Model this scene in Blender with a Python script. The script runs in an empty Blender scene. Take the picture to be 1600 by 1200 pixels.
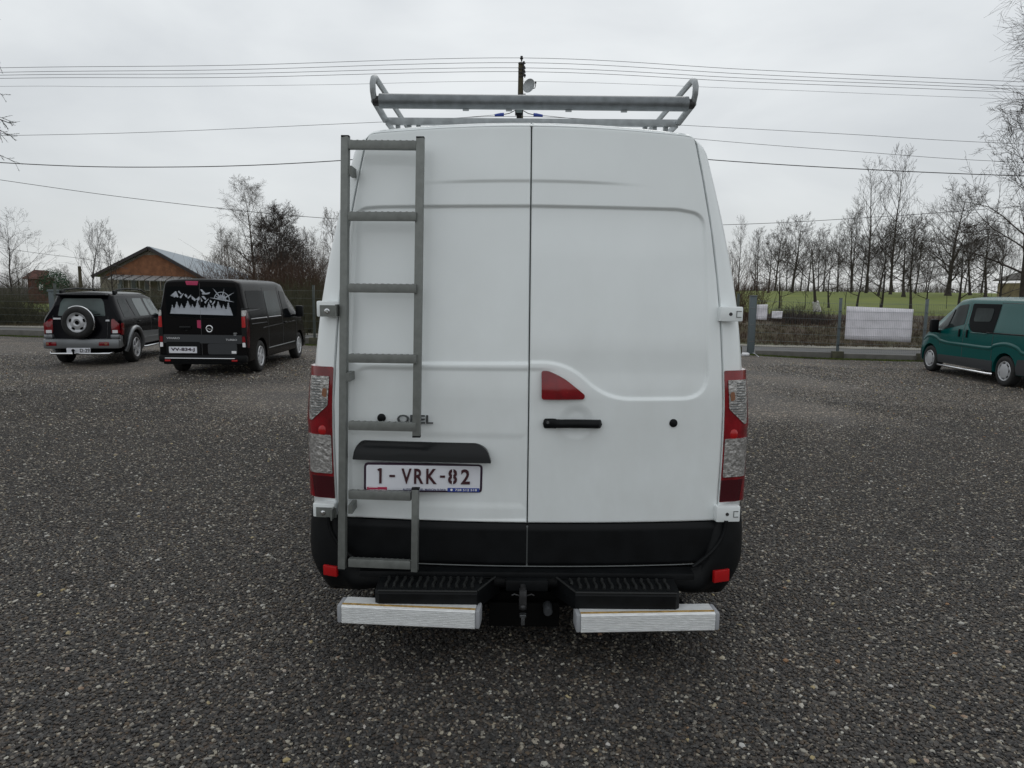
import bpy, bmesh, math, random
import numpy as np
from mathutils import Vector, Matrix, Euler
from mathutils.bvhtree import BVHTree
PI = math.pi
R = math.radians
SC = bpy.context.scene
COL = SC.collection

# ------------------------------------------------------------ camera, world, sun, exposure
EYE, FPX, PITCH, ROLL = 1.75, 1109.0, R(7.4), R(.57)
cd = bpy.data.cameras.new('camera'); cam = bpy.data.objects.new('camera', cd); COL.objects.link(cam)
cam.matrix_world = Matrix.Translation((0, 0, EYE)) @ Matrix.Rotation(PI/2-PITCH, 4, 'X') @ Matrix.Rotation(ROLL, 4, 'Z')
cd.sensor_width = 36; cd.lens = FPX/1600*36; cd.clip_end = 3000; cd.clip_start = .05
SC.camera = cam
wd = bpy.data.worlds.new('World'); SC.world = wd; wd.use_nodes = True
nt = wd.node_tree; N = nt.nodes; L = nt.links; N.clear()
SUN_EL, SUN_AZ = R(48), R(8)            # veiled sun high in front of the camera, behind thick cloud
sky = N.new('ShaderNodeTexSky'); sky.sky_type = 'NISHITA'; sky.sun_disc = False
sky.sun_elevation = SUN_EL; sky.sun_rotation = SUN_AZ
tc = N.new('ShaderNodeTexCoord'); mp = N.new('ShaderNodeMapping'); mp.inputs['Scale'].default_value = (1, 1, 2.6)
L.new(tc.outputs['Generated'], mp.inputs['Vector'])
nz = N.new('ShaderNodeTexNoise'); nz.inputs['Scale'].default_value = 2.4; nz.inputs['Detail'].default_value = 5
nz.inputs['Roughness'].default_value = .5; nz.inputs['Distortion'].default_value = .4
L.new(mp.outputs['Vector'], nz.inputs['Vector'])
cr = N.new('ShaderNodeValToRGB')        # overcast: soft grey cloud
cr.color_ramp.elements[0].position = .33; cr.color_ramp.elements[0].color = (5.95, 6.2, 6.38, 1)
cr.color_ramp.elements[1].position = .68; cr.color_ramp.elements[1].color = (7.55, 7.8, 7.88, 1)
L.new(nz.outputs['Fac'], cr.inputs['Fac'])
sep = N.new('ShaderNodeSeparateXYZ'); L.new(tc.outputs['Generated'], sep.inputs[0])
mr = N.new('ShaderNodeMapRange'); mr.interpolation_type = 'SMOOTHSTEP'
mr.inputs['From Min'].default_value = -.05; mr.inputs['From Max'].default_value = .45
mr.inputs['To Min'].default_value = .86; mr.inputs['To Max'].default_value = 1.06
L.new(sep.outputs['Z'], mr.inputs['Value'])
ml = N.new('ShaderNodeVectorMath'); ml.operation = 'SCALE'
L.new(cr.outputs['Color'], ml.inputs[0]); L.new(mr.outputs['Result'], ml.inputs['Scale'])
mx = N.new('ShaderNodeMixRGB'); mx.inputs['Fac'].default_value = .94   # cloud cover over the clear sky
L.new(sky.outputs['Color'], mx.inputs['Color1']); L.new(ml.outputs['Vector'], mx.inputs['Color2'])
bg = N.new('ShaderNodeBackground'); bg.inputs['Strength'].default_value = .112
L.new(mx.outputs['Color'], bg.inputs['Color'])
wo = N.new('ShaderNodeOutputWorld'); L.new(bg.outputs[0], wo.inputs['Surface'])
sd = bpy.data.lights.new('sun', 'SUN'); sd.energy = .5; sd.angle = R(35); sd.color = (1, .97, .93)
so = bpy.data.objects.new('sun', sd); COL.objects.link(so)
so.rotation_euler = Euler((-(PI/2-SUN_EL), 0, -SUN_AZ)); so.location = (0, 0, 40)
SC.view_settings.view_transform = 'Standard'; SC.view_settings.look = 'None'
SC.view_settings.exposure = 0; SC.view_settings.gamma = 1; SC.view_settings.use_curve_mapping = False
SC.render.engine = 'CYCLES'
SC.cycles.max_bounces = 6; SC.cycles.diffuse_bounces = 3; SC.cycles.glossy_bounces = 3
SC.cycles.transmission_bounces = 4; SC.cycles.transparent_max_bounces = 8; SC.cycles.use_denoising = True

# ------------------------------------------------------------ helpers
def photo(x, y, Y):
    """world point at depth Y that the photograph's pixel (x, y) looks at"""
    dx, dy = x-800, y-600
    u = dx*math.cos(ROLL)+dy*math.sin(ROLL); v = -dx*math.sin(ROLL)+dy*math.cos(ROLL)
    d = Vector((u, FPX*math.cos(PITCH)-v*math.sin(PITCH), -FPX*math.sin(PITCH)-v*math.cos(PITCH)))
    return Vector((0, 0, EYE)) + d*(Y/d.y)

def sstep(a, b, x):
    t = np.clip((np.asarray(x, float)-a)/(b-a), 0, 1)
    return t*t*(3-2*t)

MATS = {}
def mat(name, col, rough=.5, metal=0, spec=.5, vary=0, vscale=8, bump=0, bscale=60, coat=0, alpha=1, trans=0, ior=1.45,
        col2=None, stretch=(1, 1, 1), detail=6, sharp=(.35, .65)):
    m = bpy.data.materials.new(name); m.use_nodes = True; MATS[name] = m
    n = m.node_tree.nodes; l = m.node_tree.links; b = n['Principled BSDF']
    b.inputs['Base Color'].default_value = (*col, 1); b.inputs['Roughness'].default_value = rough
    b.inputs['Metallic'].default_value = metal; b.inputs['Specular IOR Level'].default_value = spec
    b.inputs['Coat Weight'].default_value = coat; b.inputs['Coat Roughness'].default_value = .06
    b.inputs['Transmission Weight'].default_value = trans; b.inputs['IOR'].default_value = ior
    b.inputs['Alpha'].default_value = alpha
    if vary or bump or col2:
        t = n.new('ShaderNodeTexCoord'); mp = n.new('ShaderNodeMapping'); mp.inputs['Scale'].default_value = stretch
        l.new(t.outputs['Object'], mp.inputs['Vector'])
    if vary or col2:
        z = n.new('ShaderNodeTexNoise'); z.inputs['Scale'].default_value = vscale; z.inputs['Detail'].default_value = detail
        l.new(mp.outputs['Vector'], z.inputs['Vector'])
        r = n.new('ShaderNodeValToRGB'); r.color_ramp.elements[0].position = sharp[0]; r.color_ramp.elements[1].position = sharp[1]
        c2 = col2 or tuple(min(1, c*(1+vary)) for c in col); c1 = col if col2 else tuple(c*(1-vary) for c in col)
        r.color_ramp.elements[0].color = (*c1, 1); r.color_ramp.elements[1].color = (*c2, 1)
        l.new(z.outputs['Fac'], r.inputs['Fac']); l.new(r.outputs['Color'], b.inputs['Base Color'])
        rr = n.new('ShaderNodeMapRange'); rr.inputs['To Min'].default_value = max(0, rough-.08); rr.inputs['To Max'].default_value = min(1, rough+.1)
        l.new(z.outputs['Fac'], rr.inputs['Value']); l.new(rr.outputs['Result'], b.inputs['Roughness'])
    if bump:
        z2 = n.new('ShaderNodeTexNoise'); z2.inputs['Scale'].default_value = bscale; z2.inputs['Detail'].default_value = 4
        l.new(mp.outputs['Vector'], z2.inputs['Vector'])
        bp = n.new('ShaderNodeBump'); bp.inputs['Strength'].default_value = bump; bp.inputs['Distance'].default_value = .01
        l.new(z2.outputs['Fac'], bp.inputs['Height']); l.new(bp.outputs['Normal'], b.inputs['Normal'])
    return m

def tag(o, label=None, cat=None, group=None, kind=None):
    if label: o['label'] = label
    if cat: o['category'] = cat
    if group: o['group'] = group
    if kind: o['kind'] = kind
    return o

def empty(name, loc=(0, 0, 0), rz=0, label=None, cat=None, group=None):
    o = bpy.data.objects.new(name, None); o.empty_display_size = .2; COL.objects.link(o)
    o.location = loc; o.rotation_euler = (0, 0, rz)
    return tag(o, label, cat, group)

def link(name, me, m=None, parent=None, smooth=None, off=None):
    """smooth: angle in degrees for smooth shading with sharp edges"""
    if m is not None:
        me.materials.clear(); me.materials.append(m)
    if off is not None: me.transform(Matrix.Translation(-Vector(off)))
    if smooth:
        me.shade_smooth()
        if smooth < 180: me.set_sharp_from_angle(angle=R(smooth))
    o = bpy.data.objects.new(name, me); COL.objects.link(o)
    if parent: o.parent = parent
    return o

def bm_me(bm, name='mesh'):
    me = bpy.data.meshes.new(name); bm.to_mesh(me); bm.free(); return me

def np_me(V, Fc, name='mesh'):
    me = bpy.data.meshes.new(name); V = np.asarray(V, float)
    me.from_pydata(V.tolist(), [], Fc if isinstance(Fc, list) else Fc.tolist()); me.update(); return me

def box(bm, c, s, rot=None, bev=0):
    """box centred at c with size s"""
    M = Matrix.Translation(c) @ (rot.to_4x4() if rot is not None else Matrix()) @ Matrix.Diagonal((*s, 1))
    g = bmesh.ops.create_cube(bm, size=1, matrix=M)
    if bev:
        es = list({e for v in g['verts'] for e in v.link_edges})
        bmesh.ops.bevel(bm, geom=es, offset=bev, segments=2, profile=.6, affect='EDGES')

def tube(bm, pts, r, seg=10, caps=True):
    """tube through points; r a number or list"""
    pts = [Vector(p) for p in pts]; n = len(pts); rings = []
    prev = None
    for i, p in enumerate(pts):
        d = (pts[min(i+1, n-1)]-pts[max(i-1, 0)]).normalized()
        if prev is None:
            a = d.cross(Vector((0, 0, 1)) if abs(d.z) < .9 else Vector((1, 0, 0))).normalized()
        else:
            a = (prev - d*prev.dot(d)).normalized()
        prev = a; b = d.cross(a); rr = r[i] if isinstance(r, (list, tuple)) else r
        rings.append([bm.verts.new(p+a*math.cos(2*PI*k/seg)*rr+b*math.sin(2*PI*k/seg)*rr) for k in range(seg)])
    for i in range(n-1):
        for k in range(seg):
            bm.faces.new((rings[i][k], rings[i][(k+1) % seg], rings[i+1][(k+1) % seg], rings[i+1][k]))
    if caps:
        bm.faces.new(rings[0][::-1]); bm.faces.new(rings[-1])

def lathe(bm, prof, axis='X', c=(0, 0, 0), seg=32, caps=False):
    """prof: list of (r, a) radius and position along axis"""
    rings = []
    c = Vector(c)
    for r, a in prof:
        ring = []
        for k in range(seg):
            t = 2*PI*k/seg; p = (a, r*math.cos(t), r*math.sin(t))
            if axis == 'Y': p = (p[1], p[0], p[2])
            if axis == 'Z': p = (p[1], p[2], p[0])
            ring.append(bm.verts.new(c+Vector(p)))
        rings.append(ring)
    for i in range(len(rings)-1):
        for k in range(seg):
            bm.faces.new((rings[i][k], rings[i][(k+1) % seg], rings[i+1][(k+1) % seg], rings[i+1][k]))
    for rg, rr in ((rings[0], prof[0][0]), (rings[-1], prof[-1][0])):
        if rr > 1e-4 and caps: bm.faces.new(rg)
    bmesh.ops.recalc_face_normals(bm, faces=bm.faces)

def rpoly(pts, r=.03, n=4):
    """round the corners of a polygon; r a number or list per corner"""
    out = []; k = len(pts)
    for i in range(k):
        p0, p, p1 = Vector(pts[i-1]), Vector(pts[i]), Vector(pts[(i+1) % k])
        rr = r[i] if isinstance(r, (list, tuple)) else r
        if rr <= 0: out.append(tuple(p)); continue
        a = (p0-p); b = (p1-p); q = min(rr, a.length*.48, b.length*.48)
        A = p+a.normalized()*q; B = p+b.normalized()*q
        for j in range(n+1):
            t = j/n; out.append(tuple(A*(1-t)**2+p*2*t*(1-t)+B*t*t))
    return out

def sheet(poly, fmap, step=.05, skirt=.01, cut=True):
    """flat polygon in (a, z), cut on a grid and mapped: fmap(a, z, depth) -> world point; the rim is turned in by skirt"""
    bm = bmesh.new(); vs = [bm.verts.new((a, 0, z)) for a, z in poly]
    f = bm.faces.new(vs); bmesh.ops.triangulate(bm, faces=[f])
    if cut:
        for ax in (0, 2):
            lo = min(p[0 if ax == 0 else 1] for p in poly); hi = max(p[0 if ax == 0 else 1] for p in poly)
            k = int((hi-lo)/step)
            for i in range(1, k+1):
                co = [0, 0, 0]; co[ax] = lo+(hi-lo)*i/(k+1); no = [0, 0, 0]; no[ax] = 1
                bmesh.ops.bisect_plane(bm, geom=bm.verts[:]+bm.edges[:]+bm.faces[:], plane_co=co, plane_no=no)
    dep = {}
    if skirt:
        be = [e for e in bm.edges if e.is_boundary]
        g = bmesh.ops.extrude_edge_only(bm, edges=be)
        for v in g['geom']:
            if isinstance(v, bmesh.types.BMVert): dep[v] = skirt
    for v in bm.verts:
        v.co = fmap(v.co.x, v.co.z, dep.get(v, 0))
    bmesh.ops.recalc_face_normals(bm, faces=bm.faces)
    return bm_me(bm)

FONT = None
def text_me(s, w, h, depth=.002, bold=0.0, shear=0.0):
    """lettering as a mesh in XZ facing -Y, centred, scaled to w x h"""
    cu = bpy.data.curves.new('lettering', 'FONT'); cu.body = s; cu.extrude = .01; cu.offset = bold; cu.shear = shear
    cu.resolution_u = 3
    o = bpy.data.objects.new('lettering', cu); COL.objects.link(o)
    dg = bpy.context.evaluated_depsgraph_get(); dg.update()
    me = bpy.data.meshes.new_from_object(o.evaluated_get(dg)); bpy.data.objects.remove(o); bpy.data.curves.remove(cu)
    V = np.array([v.co[:] for v in me.vertices]); lo, hi = V.min(0), V.max(0); c = (lo+hi)/2; sz = hi-lo
    M = Matrix.Rotation(PI/2, 4, 'X') @ Matrix.Diagonal((w/sz[0], h/sz[1], depth/max(sz[2], 1e-5), 1)) @ Matrix.Translation(-Vector(c))
    me.transform(M); me.materials.clear()
    return me

def merge(mes):
    bm = bmesh.new()
    for m in mes: bm.from_mesh(m)
    return bm_me(bm)

# ------------------------------------------------------------ materials
mat('white_paint', (.83, .87, .875), .32, coat=.6, vary=.02, vscale=3)
_m = MATS['white_paint']; _n = _m.node_tree.nodes; _l = _m.node_tree.links; _b = _n['Principled BSDF']      # road film, thicker low down
_src = _b.inputs['Base Color'].links[0].from_socket
_t = _n.new('ShaderNodeTexCoord'); _mp = _n.new('ShaderNodeMapping'); _mp.inputs['Scale'].default_value = (2.2, 2.2, 1.1); _l.new(_t.outputs['Object'], _mp.inputs['Vector'])
_z = _n.new('ShaderNodeTexNoise'); _z.inputs['Scale'].default_value = 2.2; _z.inputs['Detail'].default_value = 9; _z.inputs['Roughness'].default_value = .62; _l.new(_mp.outputs['Vector'], _z.inputs['Vector'])
_s = _n.new('ShaderNodeSeparateXYZ'); _l.new(_t.outputs['Object'], _s.inputs[0])
_r = _n.new('ShaderNodeMapRange'); _r.inputs['From Min'].default_value = .6; _r.inputs['From Max'].default_value = 1.9; _r.inputs['To Min'].default_value = .20; _r.inputs['To Max'].default_value = .05; _l.new(_s.outputs['Z'], _r.inputs['Value'])
_q = _n.new('ShaderNodeMapRange'); _q.inputs['From Min'].default_value = .38; _q.inputs['From Max'].default_value = .72; _l.new(_z.outputs['Fac'], _q.inputs['Value'])
_k = _n.new('ShaderNodeMath'); _k.operation = 'MULTIPLY'; _l.new(_r.outputs['Result'], _k.inputs[0]); _l.new(_q.outputs['Result'], _k.inputs[1])
_x = _n.new('ShaderNodeMixRGB'); _l.new(_k.outputs[0], _x.inputs['Fac']); _l.new(_src, _x.inputs['Color1']); _x.inputs['Color2'].default_value = (.50, .50, .46, 1); _l.new(_x.outputs['Color'], _b.inputs['Base Color'])
mat('black_plastic', (.0045, .0052, .006), .5, spec=.22, bump=.15, bscale=400, vary=.25, vscale=12)
mat('black_gloss', (.005, .006, .007), .35, spec=.3, coat=.1)
mat('seal', (.06, .062, .064), .6)
mat('seam_grey', (.14, .15, .15), .5)
mat('galvanised', (.18, .195, .205), .42, metal=.6, vary=.14, vscale=25, bump=.08, bscale=120)
mat('ladder_steel', (.19, .20, .19), .45, metal=.4, vary=.10, vscale=30, bump=.06, bscale=90)
mat('rack_grey', (.34, .36, .37), .45, metal=.3, vary=.15, vscale=20)
mat('aluminium', (.80, .81, .81), .38, metal=.25, vary=.12, vscale=30, stretch=(1, 8, 8))
mat('grey_cap', (.33, .34, .36), .5)
mat('ochre_strip', (.38, .24, .07), .7, vary=.3, vscale=40)
mat('red_lens', (.19, .002, .007), .10, coat=.6, vary=.3, vscale=14)
mat('dark_red_lens', (.05, .003, .007), .15, coat=.3)
mat('red_reflector', (.42, .008, .010), .25, coat=.3)
mat('amber', (.24, .11, .06), .3)
mat('clear_glass', (.9, .9, .92), .04, trans=.9, ior=1.35)
mat('reflector_chrome', (.42, .41, .40), .22, metal=.6, bump=.6, bscale=55, vary=.35, vscale=50, coat=.4)
mat('chrome', (.7, .71, .73), .12, metal=1)
mat('badge_grey', (.2, .21, .22), .25, metal=.8)
mat('plate_white', (.74, .75, .80), .4, vary=.03)
mat('plate_ink', (.05, .012, .018), .5)
mat('plate_frame', (.03, .012, .03), .4)
mat('strip_blue', (.03, .06, .30), .4)
mat('strip_red', (.42, .03, .08), .4)
mat('ink_navy', (.05, .06, .18), .5)
mat('print_white', (.8, .8, .82), .5)
mat('rubber', (.018, .018, .018), .75, vary=.3, vscale=20, bump=.3, bscale=120)
mat('dark_steel', (.05, .05, .052), .5, metal=.5, vary=.3, vscale=30)
mat('underbody', (.004, .004, .004), .8, spec=.1)
mat('black_car_paint', (.005, .005, .007), .22, spec=.25, ior=1.3)
mat('brown_black_paint', (.006, .0055, .006), .24, spec=.2, ior=1.3)
mat('silver_paint', (.21, .22, .23), .35, metal=.5, coat=.3)
mat('teal_paint', (.0, .078, .073), .22, spec=.45)
mat('car_glass', (.022, .030, .030), .06, spec=.35, ior=1.2, vary=.5, vscale=1.6)
mat('tinted_glass', (.006, .007, .008), .10, spec=.25, ior=1.13)
mat('grey_glass', (.085, .11, .108), .07, spec=.4, vary=.3, vscale=1.5)
mat('alloy', (.58, .59, .61), .35, metal=.4)
mat('sticker_grey', (.42, .45, .50), .5)
mat('sticker_pink', (.42, .03, .10), .5)
mat('grey_plastic', (.035, .038, .042), .55)
# ------------------------------------------------------------ the white van, seen from behind
XC = .08
VL = Vector((XC, 3.35, 0))
van = empty('white_van', VL, 0, 'white high-roof panel van with ladder and roof rack, seen from behind on the gravel', 'van')
def S(x, z):
    x = np.asarray(x, float); z = np.asarray(z, float)
    return 3.30 + .075*(x-XC)**2 + .115*np.maximum(0, z-1.25)**1.3
def Sf(x, z, off=0): return Vector((x, float(S(x, z))-off, z))
def on(x, y, off=0):
    Y = 3.3
    for _ in range(10):
        p = photo(x, y, Y); Y = float(S(p.x, p.z))-off
    return photo(x, y, Y)
def onxz(*q): return [(p.x, p.z) for p in (on(*a) for a in q)]
def vob(name, me, m, parent=None, smooth=40): return link(name, me, MATS[m], parent or van, smooth, off=VL)
zk = [.43, .55, .64, .74, 1.0, 1.2, 1.4, 1.63, 1.81, 2.05, 2.29, 2.51, 2.6]
wk = [.915, .92, .926, .934, .940, .939, .928, .914, .896, .865, .822, .777, .76]
def WD(z): return np.interp(z, zk, wk)
zs_ = [.2, .70, .90, 1.12, 1.38, 1.70, 1.87, 2.07, 2.32, 2.48, 2.6]
ws_ = [1.075, 1.08, 1.082, 1.08, 1.058, 1.022, .99, .948, .885, .842, .81]
def WS(z): return np.interp(z, zs_, ws_)
def smooth1(f, z, h=.08): return (f(z-h)+2*f(z)+f(z+h))/4

def loop(f, z0, ze, zc, r, n=18):
    pts = []; zt = ze-r
    for i in range(n): z = z0+(zt-z0)*i/(n-1); pts.append((float(smooth1(f, z)), z))
    w = pts[-1][0]
    for i in range(1, 7):
        a = PI/2*i/6; pts.append((w-r*(1-math.cos(a))-.15*r*i/6, zt+r*math.sin(a)))
    w = pts[-1][0]
    for i in range(1, 9): t = i/8; pts.append((w*(1-t), ze+(zc-ze)*math.sin(t*PI/2)))
    full = [(XC+x, z) for x, z in pts]+[(XC-x, z) for x, z in pts[:-1][::-1]]
    return full
def mixl(A, B, t): return [(a[0]*(1-t)+b[0]*t, a[1]*(1-t)+b[1]*t) for a, b in zip(A, B)]
LA = loop(WD, .43, 2.492, 2.522, .05)
LC = loop(WS, .43, 2.500, 2.545, .13)
rings = []
def addring(lp, yf): rings.append([(x, yf(x, z), z) for x, z in lp])
addring(LA, lambda x, z: float(S(x, z))+.05)
addring(LA, lambda x, z: float(S(x, z))+.006)
addring(mixl(LA, LC, .04), lambda x, z: float(S(x, z))+.0)
addring(mixl(LA, LC, .35), lambda x, z: float(S(x, z))+.012)
addring(mixl(LA, LC, .68), lambda x, z: float(S(x, z))+.028)
addring(mixl(LA, LC, .88), lambda x, z: float(S(x, z))+.055)
addring(mixl(LA, LC, .97), lambda x, z: float(S(x, z))+.10)
addring(LC, lambda x, z: float(S(x, z))+.18)
for yy in (3.75, 4.4, 5.2, 6.2, 7.2): addring([(XC+(x-XC)*1.004, z+.01) for x, z in LC], lambda x, z, yy=yy: yy)
def frontloop(zt, wf, pad):
    out = []
    for x, z in LC:
        zz = .43+(z-.43)*(zt-.43)/(2.57-.43); out.append((XC+(x-XC)*wf, zz))
    return out
addring(frontloop(2.52, .98, 0), lambda x, z: 7.7)
addring(frontloop(2.2, .95, 0), lambda x, z: 8.15)
addring(frontloop(1.75, .95, 0), lambda x, z: 8.6)
addring(frontloop(1.30, .96, 0), lambda x, z: 8.95)
addring(frontloop(1.12, .94, 0), lambda x, z: 9.25)
addring(frontloop(.95, .85, 0), lambda x, z: 9.42)
n = len(LA); V = [p for rg in rings for p in rg]; Fc = []
for i in range(len(rings)-1):
    for k in range(n-1): a = i*n+k; Fc.append((a, a+1, a+n+1, a+n))
Fc.append(tuple((len(rings)-1)*n+k for k in range(n)))
for i in range(len(rings)-1): Fc.append((i*n, (i+1)*n, (i+1)*n+n-1, i*n+n-1))     # floor
vob('body_shell', np_me(V, Fc), 'white_paint', smooth=50)
van_bvh = BVHTree.FromPolygons(V, Fc)
bm = bmesh.new(); box(bm, (XC, 3.60, 1.45), (1.66, .06, 1.85)); vob('load_bulkhead', bm_me(bm), 'underbody')
bm = bmesh.new(); box(bm, (XC, 6.2, .42), (1.7, 5.2, .16)); box(bm, (XC, 3.75, .40), (1.5, .3, .1)); vob('chassis', bm_me(bm), 'underbody')
for s in (-1, 1): bm = bmesh.new(); box(bm, (XC+s*.98, 6.4, .36), (.10, 3.2, .26), bev=.02); vob('side_sill', bm_me(bm), 'black_plastic')  # unseen sill, bumper, axle and tank, added to block light under the van
bm = bmesh.new(); box(bm, (XC, 9.25, .50), (1.9, .3, .55), bev=.06); vob('front_bumper', bm_me(bm), 'black_plastic')
bm = bmesh.new(); tube(bm, [(XC-.85, 4.55, .33), (XC+.85, 4.55, .33)], .05, 10); vob('rear_axle', bm_me(bm), 'underbody')
bm = bmesh.new(); box(bm, (XC+.2, 5.6, .29), (.9, 1.2, .16), bev=.03); vob('fuel_tank', bm_me(bm), 'underbody')
bm = bmesh.new(); tube(bm, [(XC-.5, 6.5, .24), (XC-.5, 4.9, .26), (XC-.55, 4.0, .27)], .06, 10); vob('exhaust', bm_me(bm), 'underbody')

def grid_me(P, skirt=None):
    """P: array (rows, cols, 3) -> mesh, rim optionally pushed back along +Y"""
    r, c, _ = P.shape; V = P.reshape(-1, 3); idx = np.arange(r*c).reshape(r, c)
    q = np.stack([idx[:-1, :-1], idx[:-1, 1:], idx[1:, 1:], idx[1:, :-1]], -1).reshape(-1, 4)
    if skirt:
        rim = np.concatenate([idx[0, :], idx[1:, -1], idx[-1, -2::-1], idx[-2:0:-1, 0]])
        W = V[rim]+np.array([0, skirt, 0]); m = len(rim); b = r*c+np.arange(m)
        q2 = np.stack([rim, b, np.roll(b, -1), np.roll(rim, -1)], -1)
        V = np.concatenate([V, W]); q = np.concatenate([q, q2])
    return np_me(V, q)

def sdf(X, Z, poly):
    """signed distance to a polygon, negative inside"""
    P = np.array(poly); d = np.full(X.shape, 1e9); ins = np.zeros(X.shape, bool)
    for i in range(len(P)):
        a, b = P[i-1], P[i]; e = b-a
        t = np.clip(((X-a[0])*e[0]+(Z-a[1])*e[1])/max(e@e, 1e-12), 0, 1)
        d = np.minimum(d, np.hypot(X-a[0]-t*e[0], Z-a[1]-t*e[1]))
        c = ((a[1] > Z) != (b[1] > Z)) & (X < (b[0]-a[0])*(Z-a[1])/(b[1]-a[1]+1e-12)+a[0]); ins ^= c
    return np.where(ins, -d, d)
PR = onxz((828, 321), (1060, 327), (1100, 335), (1105, 480), (1106, 623), (948, 624), (885, 566), (828, 567))
PR[0] = (XC-.2, PR[0][1]); PR[-1] = (XC-.2, PR[-1][1])
PR = rpoly(PR, [0, .02, .16, 0, .13, .12, .12, 0], 8)
PL = onxz((828, 321), (595, 323), (556, 326), (550, 450), (545, 567), (828, 567))
PL[0] = (XC+.2, PL[0][1]); PL[-1] = (XC+.2, PL[-1][1])
PL = rpoly(PL, [0, .02, .16, 0, .06, 0], 8)
QL = onxz((828, 577), (550, 574), (546, 700), (548, 812), (828, 812)); QL[0] = (XC+.2, QL[0][1]); QL[-1] = (XC+.2, QL[-1][1])
QL = rpoly(QL, [0, .09, 0, .05, 0], 6)
def emboss(X, Z, side):
    e = np.zeros(X.shape)
    s = sdf(X, Z, PR if side > 0 else PL)
    fade = .35+.65*np.maximum(sstep(1.9, 2.1, Z), sstep(1.55, 1.35, Z)) if side > 0 else 1
    e -= .014*sstep(.0075, -.0085, s)*(fade if side > 0 else 1)
    if side < 0:
        e -= .006*sstep(.010, -.012, sdf(X, Z, QL))
    else:
        zq = on(835, 577).z
        e -= .006*sstep(zq+.01, zq-.012, Z)*sstep(XC+.16, XC+.02, X)*sstep(.9, 1.2, Z)
        hx, hz = XC+.225, 1.145
        d = np.hypot((X-hx), (Z-hz)*1.0); e -= .011*sstep(.090, .035, d)
    # soft upper crease that fades outward
    zc = 2.272-.012*(X-XC)**2*4
    e += .007*sstep(zc-.016, zc+.002, Z)*sstep(.60, .2, np.abs(X-XC))*sstep(zc+.22, zc, Z)
    # plate recess on the left door
    if side < 0:
        d = np.maximum(np.abs(X+.36)-.42, np.abs(Z-.90)-.17); e -= .004*sstep(.02, -.02, d)
    return e
def door_grid(side, z0, nu=230, nv=460):
    u = np.linspace(0, 1, nu); v = np.linspace(0, 1, nv); U, Vv = np.meshgrid(u, v)
    ztop = 2.546-.034*U**2
    Z = z0+(ztop-z0)*Vv
    w = WD(Z)-.005-.035*np.clip((Z-(ztop-.045))/.045, 0, 1)**2.5
    X = XC+side*(.0032+(w-.0032)*U)
    Y = S(X, Z)-emboss(X, Z, side)
    du = np.minimum(U, 1-U)*w; dz = np.minimum(Vv*(ztop-z0), (1-Vv)*(ztop-z0)); d = np.minimum(du, dz)
    Y += .006*np.clip(1-d/.008, 0, 1)**2
    # the skin rolls over at the very top into the roof
    Y += .035*np.clip(1-(ztop-Z)/.035, 0, 1)**2.2
    P = np.stack([X, Y, Z], -1)
    if side < 0: P = P[:, ::-1]
    return grid_me(P, .03)
Z_WHITE = .648
doorL = vob('rear_door', door_grid(-1, Z_WHITE), 'white_paint', smooth=180)
doorR = vob('rear_door', door_grid(1, Z_WHITE), 'white_paint', smooth=180)
def trim_grid(side):
    nu, nv = 60, 24; U, Vv = np.meshgrid(np.linspace(0, 1, nu), np.linspace(0, 1, nv))
    Z = .437+(.643-.437)*Vv
    w = .918-.115*np.clip((.54-Z)/.103, 0, 1)**2.6
    X = XC+side*(.0032+(w-.0032)*U)
    Y = S(X, Z)-.012+.016*np.clip((Z-.618)/.025, 0, 1)**1.2+.01*np.clip((.447-Z)/.01, 0, 1)
    P = np.stack([X, Y, Z], -1)
    if side < 0: P = P[:, ::-1]
    return grid_me(P, .035)
vob('lower_trim', trim_grid(-1), 'black_plastic', doorL, 40); vob('lower_trim', trim_grid(1), 'black_plastic', doorR, 40)
bm = bmesh.new()
zz = np.linspace(.62, 2.53, 20)
for i in range(19):
    a = Vector((XC, float(S(XC, zz[i]))+.030, zz[i])); b = Vector((XC, float(S(XC, zz[i+1]))+.030, zz[i+1])); c = (a+b)/2
    box(bm, c, (.02, .012, (b-a).length*1.01), Euler((math.atan2(-(b.y-a.y), b.z-a.z), 0, 0)).to_matrix())
vob('door_seal', bm_me(bm), 'seal')
bm = bmesh.new(); box(bm, (XC, 3.300, .535), (.009, .012, .20)); vob('door_edge_strip', bm_me(bm), 'seam_grey')
bm = bmesh.new(); tube(bm, [(XC+x, float(S(XC+x, .434))-.008, .434+.06*max(0, abs(x)-.8)**1.2) for x in np.linspace(-.82, .82, 30)], .0028, 6)
vob('sill_edge', bm_me(bm), 'seam_grey')

# door furniture
def stadium(cx, cz, w, h, r, n=6): return rpoly([(cx-w/2, cz-h/2), (cx+w/2, cz-h/2), (cx+w/2, cz+h/2), (cx-w/2, cz+h/2)], r, n)
fS = lambda off: (lambda a, z, d: Sf(a, z, off-d))
h0 = on(848, 660); h1 = on(940, 660)
bm = bmesh.new(); N_ = 70; rg = []
for i in range(N_+1):
    t = i/N_; x = h0.x+(h1.x-h0.x)*t; end = min(t, 1-t)
    hh = .021*min(1, (end/.03)**.5 if end < .03 else 1); dep = .018+.026*float(sstep(.12, .3, t))*float(sstep(1.0, .93, t))+.004
    if t < .22: hh *= 1.12
    z = 1.137+.002*math.sin(t*PI); y = float(S(x, z))
    rg.append([bm.verts.new((x, y-dep*(.5+.5*math.cos(a))*1.0 - .002, z+hh*math.sin(a))) for a in [2*PI*k/12 for k in range(12)]])
for i in range(N_):
    for k in range(12): bm.faces.new((rg[i][k], rg[i][(k+1) % 12], rg[i+1][(k+1) % 12], rg[i+1][k]))
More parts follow.
